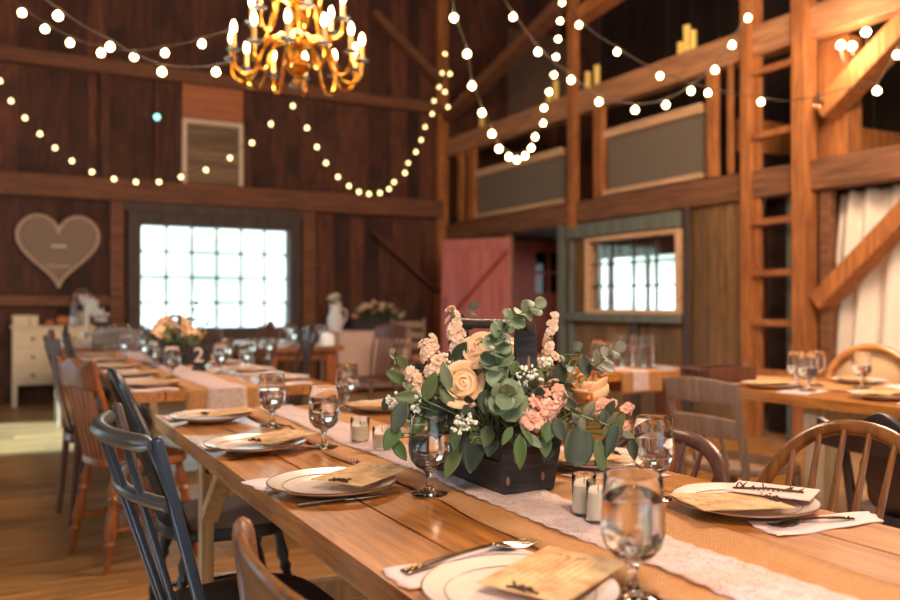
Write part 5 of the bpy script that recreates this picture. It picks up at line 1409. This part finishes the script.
for i in range(5):
    p = onY(334, 312, 10.1); a = i*1.3
    s_ = rose('pale flower in the white pitcher on the blush table', V((p.x+.05*math.cos(a), 10.1+.05*math.sin(a), .784+.385+.02*i)), (math.cos(a)*.5, math.sin(a)*.5, .8), .04, M['creamfl'], 370+i, 1, stem=False)
    s_['group'] = 'flowers of the white pitcher'
# ================================================================== chandelier
def chandelier(label, loc):
    t = thing('chandelier', label, 'chandelier', loc)       # origin at the bottom finial
    MB().lathe([(0, 0), (.025, .01), (.03, .03), (.012, .05), (.05, .075), (.075, .11), (.06, .15), (.025, .17), (.03, .2), (.055, .24), (.05, .29), (.02, .32), (.022, .40), (.045, .44), (.04, .5), (.018, .54), (.02, .66), (.035, .70), (.012, .74), (.012, 1.0), (0, 1.0)], n=24).build('column', M['brass'], t)
    MB().lathe([(0, -.012), (.03, -.008), (.048, .004), (.03, .012), (0, .014)], n=20).build('crystal_finial', M['bead'], t)
    m = MB(); k = 0
    while k < 64:
        z = 1.0+k*.045; m.tube([(.012*math.cos(a) if k % 2 else 0, 0 if k % 2 else .012*math.cos(a), z+.03*math.sin(a)) for a in [2*PI*j/10 for j in range(10)]], .0035, 5, False, 1, True); k += 1
    m.build('chain', M['brass'], t)
    def tier(n, R, z0, zdip, ztip, off, th):
        for i in range(n):
            a = 2*PI*(i+off)/n; c, s = math.cos(a), math.sin(a)
            prof = [(.03, z0), (.08, z0+.05), (.14, z0+.055), (R*.52, z0-.0), (R*.68, zdip+.03), (R*.84, zdip), (R*.97, zdip+.035), (R, zdip+.085), (R, ztip)]
            P = []
            for j in range(len(prof)-1):        # smooth polyline
                for q in range(4):
                    u = q/4; p0, p1, p2, p3 = prof[max(j-1, 0)], prof[j], prof[j+1], prof[min(j+2, len(prof)-1)]
                    f = lambda w: .5*((2*p1[w])+(-p0[w]+p2[w])*u+(2*p0[w]-5*p1[w]+4*p2[w]-p3[w])*u*u+(-p0[w]+3*p1[w]-3*p2[w]+p3[w])*u**3)
                    P.append((f(0)*c, f(0)*s, f(1)))
            P.append((R*c, R*s, ztip))
            ar = MB().tube(P, th, 8).build('arm', M['brass'], t)
            MB().lathe([(0, 0), (.022, .002), (.042, .012), (.044, .016), (.02, .009), (0, .008)], (R*c, R*s, ztip), 18).build('drip_pan', M['bead'], ar)
            MB().lathe([(.013, .008), (.0125, .10), (.006, .104), (0, .104)], (R*c, R*s, ztip), 12).build('candle_sleeve', M['goldwax'], ar)
            MB().lathe([(.005, .104), (.014, .118), (.0165, .135), (.012, .156), (.004, .172), (0, .175)], (R*c, R*s, ztip), 12).build('flame_bulb', M['candle_bulb'], ar)
    tier(12, .37, .20, .02, .135, .15, .0105)
    tier(6, .27, .44, .26, .36, .4, .0095)
    return t
M['goldwax'] = plain('gilded_candle_sleeve', srgb(236, 186, 110), .45, .1, .05, 20)
chandelier('brass candle chandelier hanging over the second table', atd(297, 86, 4.75))
# ================================================================== string lights
def string(label, pts, bulb_mat, R, dep, wire=None, group='string lights', sock=True, sag=.0):
    """pts: (px, py) of bulbs; dep: depth at first and last bulb; bulbs hang just under the wire"""
    n = len(pts); W3 = [atd(x, y, lerp(dep[0], dep[1], i/max(1, n-1))) for i, (x, y) in enumerate(pts)]
    off = V((0, 0, R*1.9)); wp = [p+off for p in W3]
    pre = [atd(x, y, d) for x, y, d in (wire or {}).get('pre', [])]; post = [atd(x, y, d) for x, y, d in (wire or {}).get('post', [])]
    al = pre+wp+post; o = al[0]
    m = MB()
    pl = []
    for a, b in zip(al, al[1:]):
        L = (b-a).length
        for q in range(4): u = q/4; pl.append(lerp(a, b, u)-o-V((0, 0, min(.03, L*.05)*math.sin(u*PI))))
    pl.append(al[-1]-o)
    m.tube(pl, .0042, 5)
    for p in W3: m.tube([p-o+V((0, 0, R*.8)), p-o+V((0, 0, R*2.0))], R*.42, 8)
    t = m.build('string_lights', M['black_wire']); t.location = o; tag(t, label, 'string lights', group)
    proto = None
    for p in W3:
        if proto is None:
            proto = MB().lathe([(0, -R), (R*.5, -R*.87), (R*.87, -R*.5), (R, 0), (R*.87, R*.5), (R*.5, R*.9), (R*.38, R*1.05), (0, R*1.05)], n=12).build('bulb', bulb_mat, t); proto.location = p-o
        else:
            c = proto.copy(); C.objects.link(c); c.parent = t; c.location = p-o
    return t
string('lower of the two near strings at the top left, with the big bulbs', [(58, 16), (110, 47), (162, 72), (216, 72)], M['bulb'], .021, (4.0, 4.6), dict(pre=[(38, -8, 3.9)], post=[(236, 60, 4.65)]))
string('near string at the top left with closely spaced bulbs', [(22, 13), (45, 29), (70, 43), (101, 53), (134, 57), (165, 53), (202, 44)], M['bulb'], .020, (4.6, 4.7), dict(pre=[(5, -6, 4.6)], post=[(234, 27, 4.7)]))
string('small-bulbed string swagged across the left of the back wall', [(0, 81), (11, 101), (25, 118), (40, 134), (55, 148), (72, 161), (92, 172), (114, 179), (136, 182), (159, 182), (181, 177), (206, 170), (230, 158), (252, 143), (271, 124)], M['bulb_far'], .022, (8.4, 8.9), dict(pre=[(-12, 62, 8.3)], post=[(294, 98, 8.9)]))
string('small-bulbed string swagged between chandelier and back corner post', [(293, 106), (307, 128), (317, 147), (326, 163), (338, 177), (349, 186), (359, 192), (369, 194), (380, 193), (389, 189), (394, 182), (405, 173), (408, 163), (416, 152), (421, 140), (425, 127), (432, 114), (434, 101), (439, 87), (442, 73), (445, 54)], M['bulb_far'], .022, (8.9, 11.2), dict(pre=[(297, 88, 8.9)], post=[(446, 40, 11.3)]))
string('short dangling string of three small bulbs at the back corner post', [(450, 74), (445, 92), (448, 107)], M['bulb_far'], .022, (11.2, 11.3), dict(pre=[(447, 56, 11.3)]))
string('deeply drooping string right of centre with large bulbs', [(454, 18), (467, 54), (472, 86), (482, 113), (492, 134), (499, 149), (509, 157), (517, 160), (525, 156), (531, 148), (535, 137), (543, 123), (544, 108), (549, 92), (554, 75), (556, 57), (558, 39), (560, 21), (562, 3)], M['bulb'], .022, (5.0, 7.5), dict(pre=[(452, -10, 4.9)], post=[(563, -12, 7.6)]))
string('string running down to the tall loft post and along the upper beam', [(513, 17), (538, 52), (571, 80), (599, 102), (635, 110), (666, 105), (691, 91), (715, 70), (732, 45), (748, 18)], M['bulb'], .022, (5.6, 5.6), dict(pre=[(500, -8, 5.4)], post=[(756, 0, 5.6)]))
string('string swagged from the tall loft post across the thick amber post', [(579, 25), (617, 52), (660, 76), (708, 93), (761, 102)], M['bulb'], .021, (6.2, 5.6), dict(pre=[(570, 8, 6.3)], post=[(800, 99, 5.2), (838, 90, 5.0), (860, 84, 4.9)]))
string('last stretch of string in front of the upper right brace', [(877, 91), (897, 55)], M['bulb'], .021, (4.7, 4.6), dict(pre=[(858, 84, 4.9), (868, 82, 4.8)], post=[(912, 30, 4.5)]))
# unlit pair of bulbs on the thick post
p = atd(818, 103, 5.3)
t = thing('unlit_bulb_pair', 'pair of unlit clear bulbs hanging on the thick amber post', 'light bulbs', p)
for s in (-1, 1): MB().ell((s*.022, 0, 0), (.022, .022, .026), 12, 8).build('bulb', M['bulb_off'], t)
MB().tube([(-.02, 0, .02), (0, 0, .06), (.02, 0, .02)], .008, 8).build('socket', M['black_wire'], t)
# single teal bulb
p = atd(157, 117, 8.9)
t = thing('teal_bulb', 'single teal glowing bulb hanging alone on the back wall', 'light bulb', p)
MB().ell((0, 0, 0), .03, 12, 8).build('bulb', M['bulb_teal'], t); MB().tube([(0, 0, .02), (0, 0, 1.6)], .004, 5).build('cord', M['black_wire'], t)
# sconce
p = onX(848, 58, XW+.02)
t = thing('wall_sconce', 'three-bulb sconce on the bright post under the upper right beam', 'sconce', p)
for i, (px, py) in enumerate([(841, 45), (852, 46), (866, 32)]):
    q = onX(px, py, XW-.05+.02*i)-p
    MB().ell(q, .03, 12, 10).build('bulb', M['bulb'], t); MB().tube([q-V((0, 0, .02)), q-V((-.02, 0, .1)), (0, 0, -.12)], .008, 6).build('arm', M['steeld'], t)
MB().box((.03, 0, -.12), (.05, .09, .12)).build('back_plate', M['steeld'], t, bevel=.01)
# candles on the upper beam and in the string
CG = 'ivory candles along the upper loft beam'
def bcandle(label, px, h, zb=UB1, r=.035, X=XW):
    p = onX(px, 60, X)
    t = thing('pillar_candle', label, 'candle', (p.x, p.y, zb), 0, CG)
    MB().lathe([(0, 0), (r, 0), (r, h-.004), (r*.9, h), (r*.6, h-.012), (0, h-.014)], n=16).build('wax', M['waxy'], t)
    MB().tube([(0, 0, h-.016), (.002, 0, h+.008)], .002, 5).build('wick', M['blackchair'], t)
for px, h, lab in [(681, .12, 'short candle at the left of the trio on the upper beam'), (687, .26, 'tallest candle of the trio on the upper beam'), (693, .19, 'right candle of the trio on the upper beam'),
                   (588, .19, 'left candle of the pair on the beam beside the tall loft post'), (597, .22, 'right candle of the pair on the beam beside the tall loft post'),
                   (549, .17, 'shorter candle on the beam left of the tall loft post'), (556, .24, 'taller candle on the beam left of the tall loft post'),
                   (482, .22, 'candle on the far part of the upper beam behind the drooping string')]:
    bcandle(lab, px, h)
WORLD = 2.3; EXPO = 0.56; SUN = 24.0
LAMPS = [('chandelier_glow', (1.5, 4.6, 3.1), 190, .35), ('added_near_fill', (0.35, -.3, 2.7), 180, .45), ('added_loft_fill', (3.6, 2.2, 3.3), 330, .4), ('sconce_glow', (5.4, 3.95, 3.0), 14, .1)]  # near and loft entries: added fill lights, no chandelier hangs there
# ================================================================== camera, light, world
cd = bpy.data.cameras.new('camera'); cam = bpy.data.objects.new('camera', cd); C.objects.link(cam)
cam.location = CAM
cam.rotation_euler = (PI/2+PITCH, 0, -YAW)
cd.sensor_width = 36; cd.lens = FPX*36/900
cd.clip_start = .02; cd.clip_end = 200
cd.dof.use_dof = True; cd.dof.focus_distance = 1.66; cd.dof.aperture_fstop = 2.6
bpy.context.scene.camera = cam
sc = bpy.context.scene
w = bpy.data.worlds.new('overcast_sky'); sc.world = w; w.use_nodes = True
nt = w.node_tree; nt.nodes.clear()
o = N(nt, 'ShaderNodeOutputWorld'); bg = N(nt, 'ShaderNodeBackground')
tc = N(nt, 'ShaderNodeTexCoord'); nz = N(nt, 'ShaderNodeTexNoise'); nz.inputs['Scale'].default_value = 16; nz.inputs['Detail'].default_value = 5
nt.links.new(tc.outputs['Generated'], nz.inputs['Vector'])
rp = N(nt, 'ShaderNodeValToRGB'); e = rp.color_ramp.elements
e[0].position = .36; e[0].color = (.42, .58, .50, 1); e[1].position = .56; e[1].color = (.86, 1.0, .98, 1)
nt.links.new(nz.outputs['Fac'], rp.inputs[0]); nt.links.new(rp.outputs[0], bg.inputs[0])
bg.inputs[1].default_value = WORLD
nt.links.new(bg.outputs[0], o.inputs[0])
def portal(name, loc, rot, sx, sy):
    l = bpy.data.lights.new(name, 'AREA'); l.shape = 'RECTANGLE'; l.size = sx; l.size_y = sy
    l.cycles.is_portal = True
    ob = bpy.data.objects.new(name, l); C.objects.link(ob); ob.location = loc; ob.rotation_euler = rot
portal('back_window_daylight', ((wx0+wx1)/2, YB+.14, (wz0+wz1)/2), (-PI/2, 0, 0), wx1-wx0, wz1-wz0)
portal('barn_door_daylight', (1.0, YF-.1, 1.6), (PI/2, 0, 0), 4.4, 3.2)
portal('left_door_daylight', (XL-.1, 8.3, 1.15), (PI/2, 0, -PI/2), 1.8, 2.3)
portal('left_window_daylight', (XL-.1, 2.1, 1.6), (PI/2, 0, -PI/2), 1.8, 1.4)
portal('left_near_window_daylight', (XL-.1, -1.8, 1.6), (PI/2, 0, -PI/2), 1.6, 1.4)
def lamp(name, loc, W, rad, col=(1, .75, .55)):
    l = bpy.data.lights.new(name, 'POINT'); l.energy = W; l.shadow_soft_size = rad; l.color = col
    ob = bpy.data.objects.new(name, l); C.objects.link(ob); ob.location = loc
sl = bpy.data.lights.new('low_daylight', 'SUN'); sl.energy = SUN; sl.angle = math.radians(4); sl.color = (.32, .6, 1.0)
so = bpy.data.objects.new('low_daylight', sl); C.objects.link(so); so.rotation_euler = V((-.84, .10, .53)).to_track_quat('Z', 'Y').to_euler()
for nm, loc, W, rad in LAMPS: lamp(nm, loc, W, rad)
sc.view_settings.view_transform = 'Standard'; sc.view_settings.look = 'None'
sc.view_settings.gamma = 1; sc.view_settings.use_curve_mapping = False
sc.view_settings.exposure = EXPO
cy = sc.cycles
cy.use_denoising = True
cy.max_bounces = 10; cy.diffuse_bounces = 4; cy.glossy_bounces = 4; cy.transmission_bounces = 10; cy.transparent_max_bounces = 12
cy.sample_clamp_indirect = 6; cy.sample_clamp_direct = 0
cy.caustics_reflective = False; cy.caustics_refractive = True; cy.blur_glossy = .6
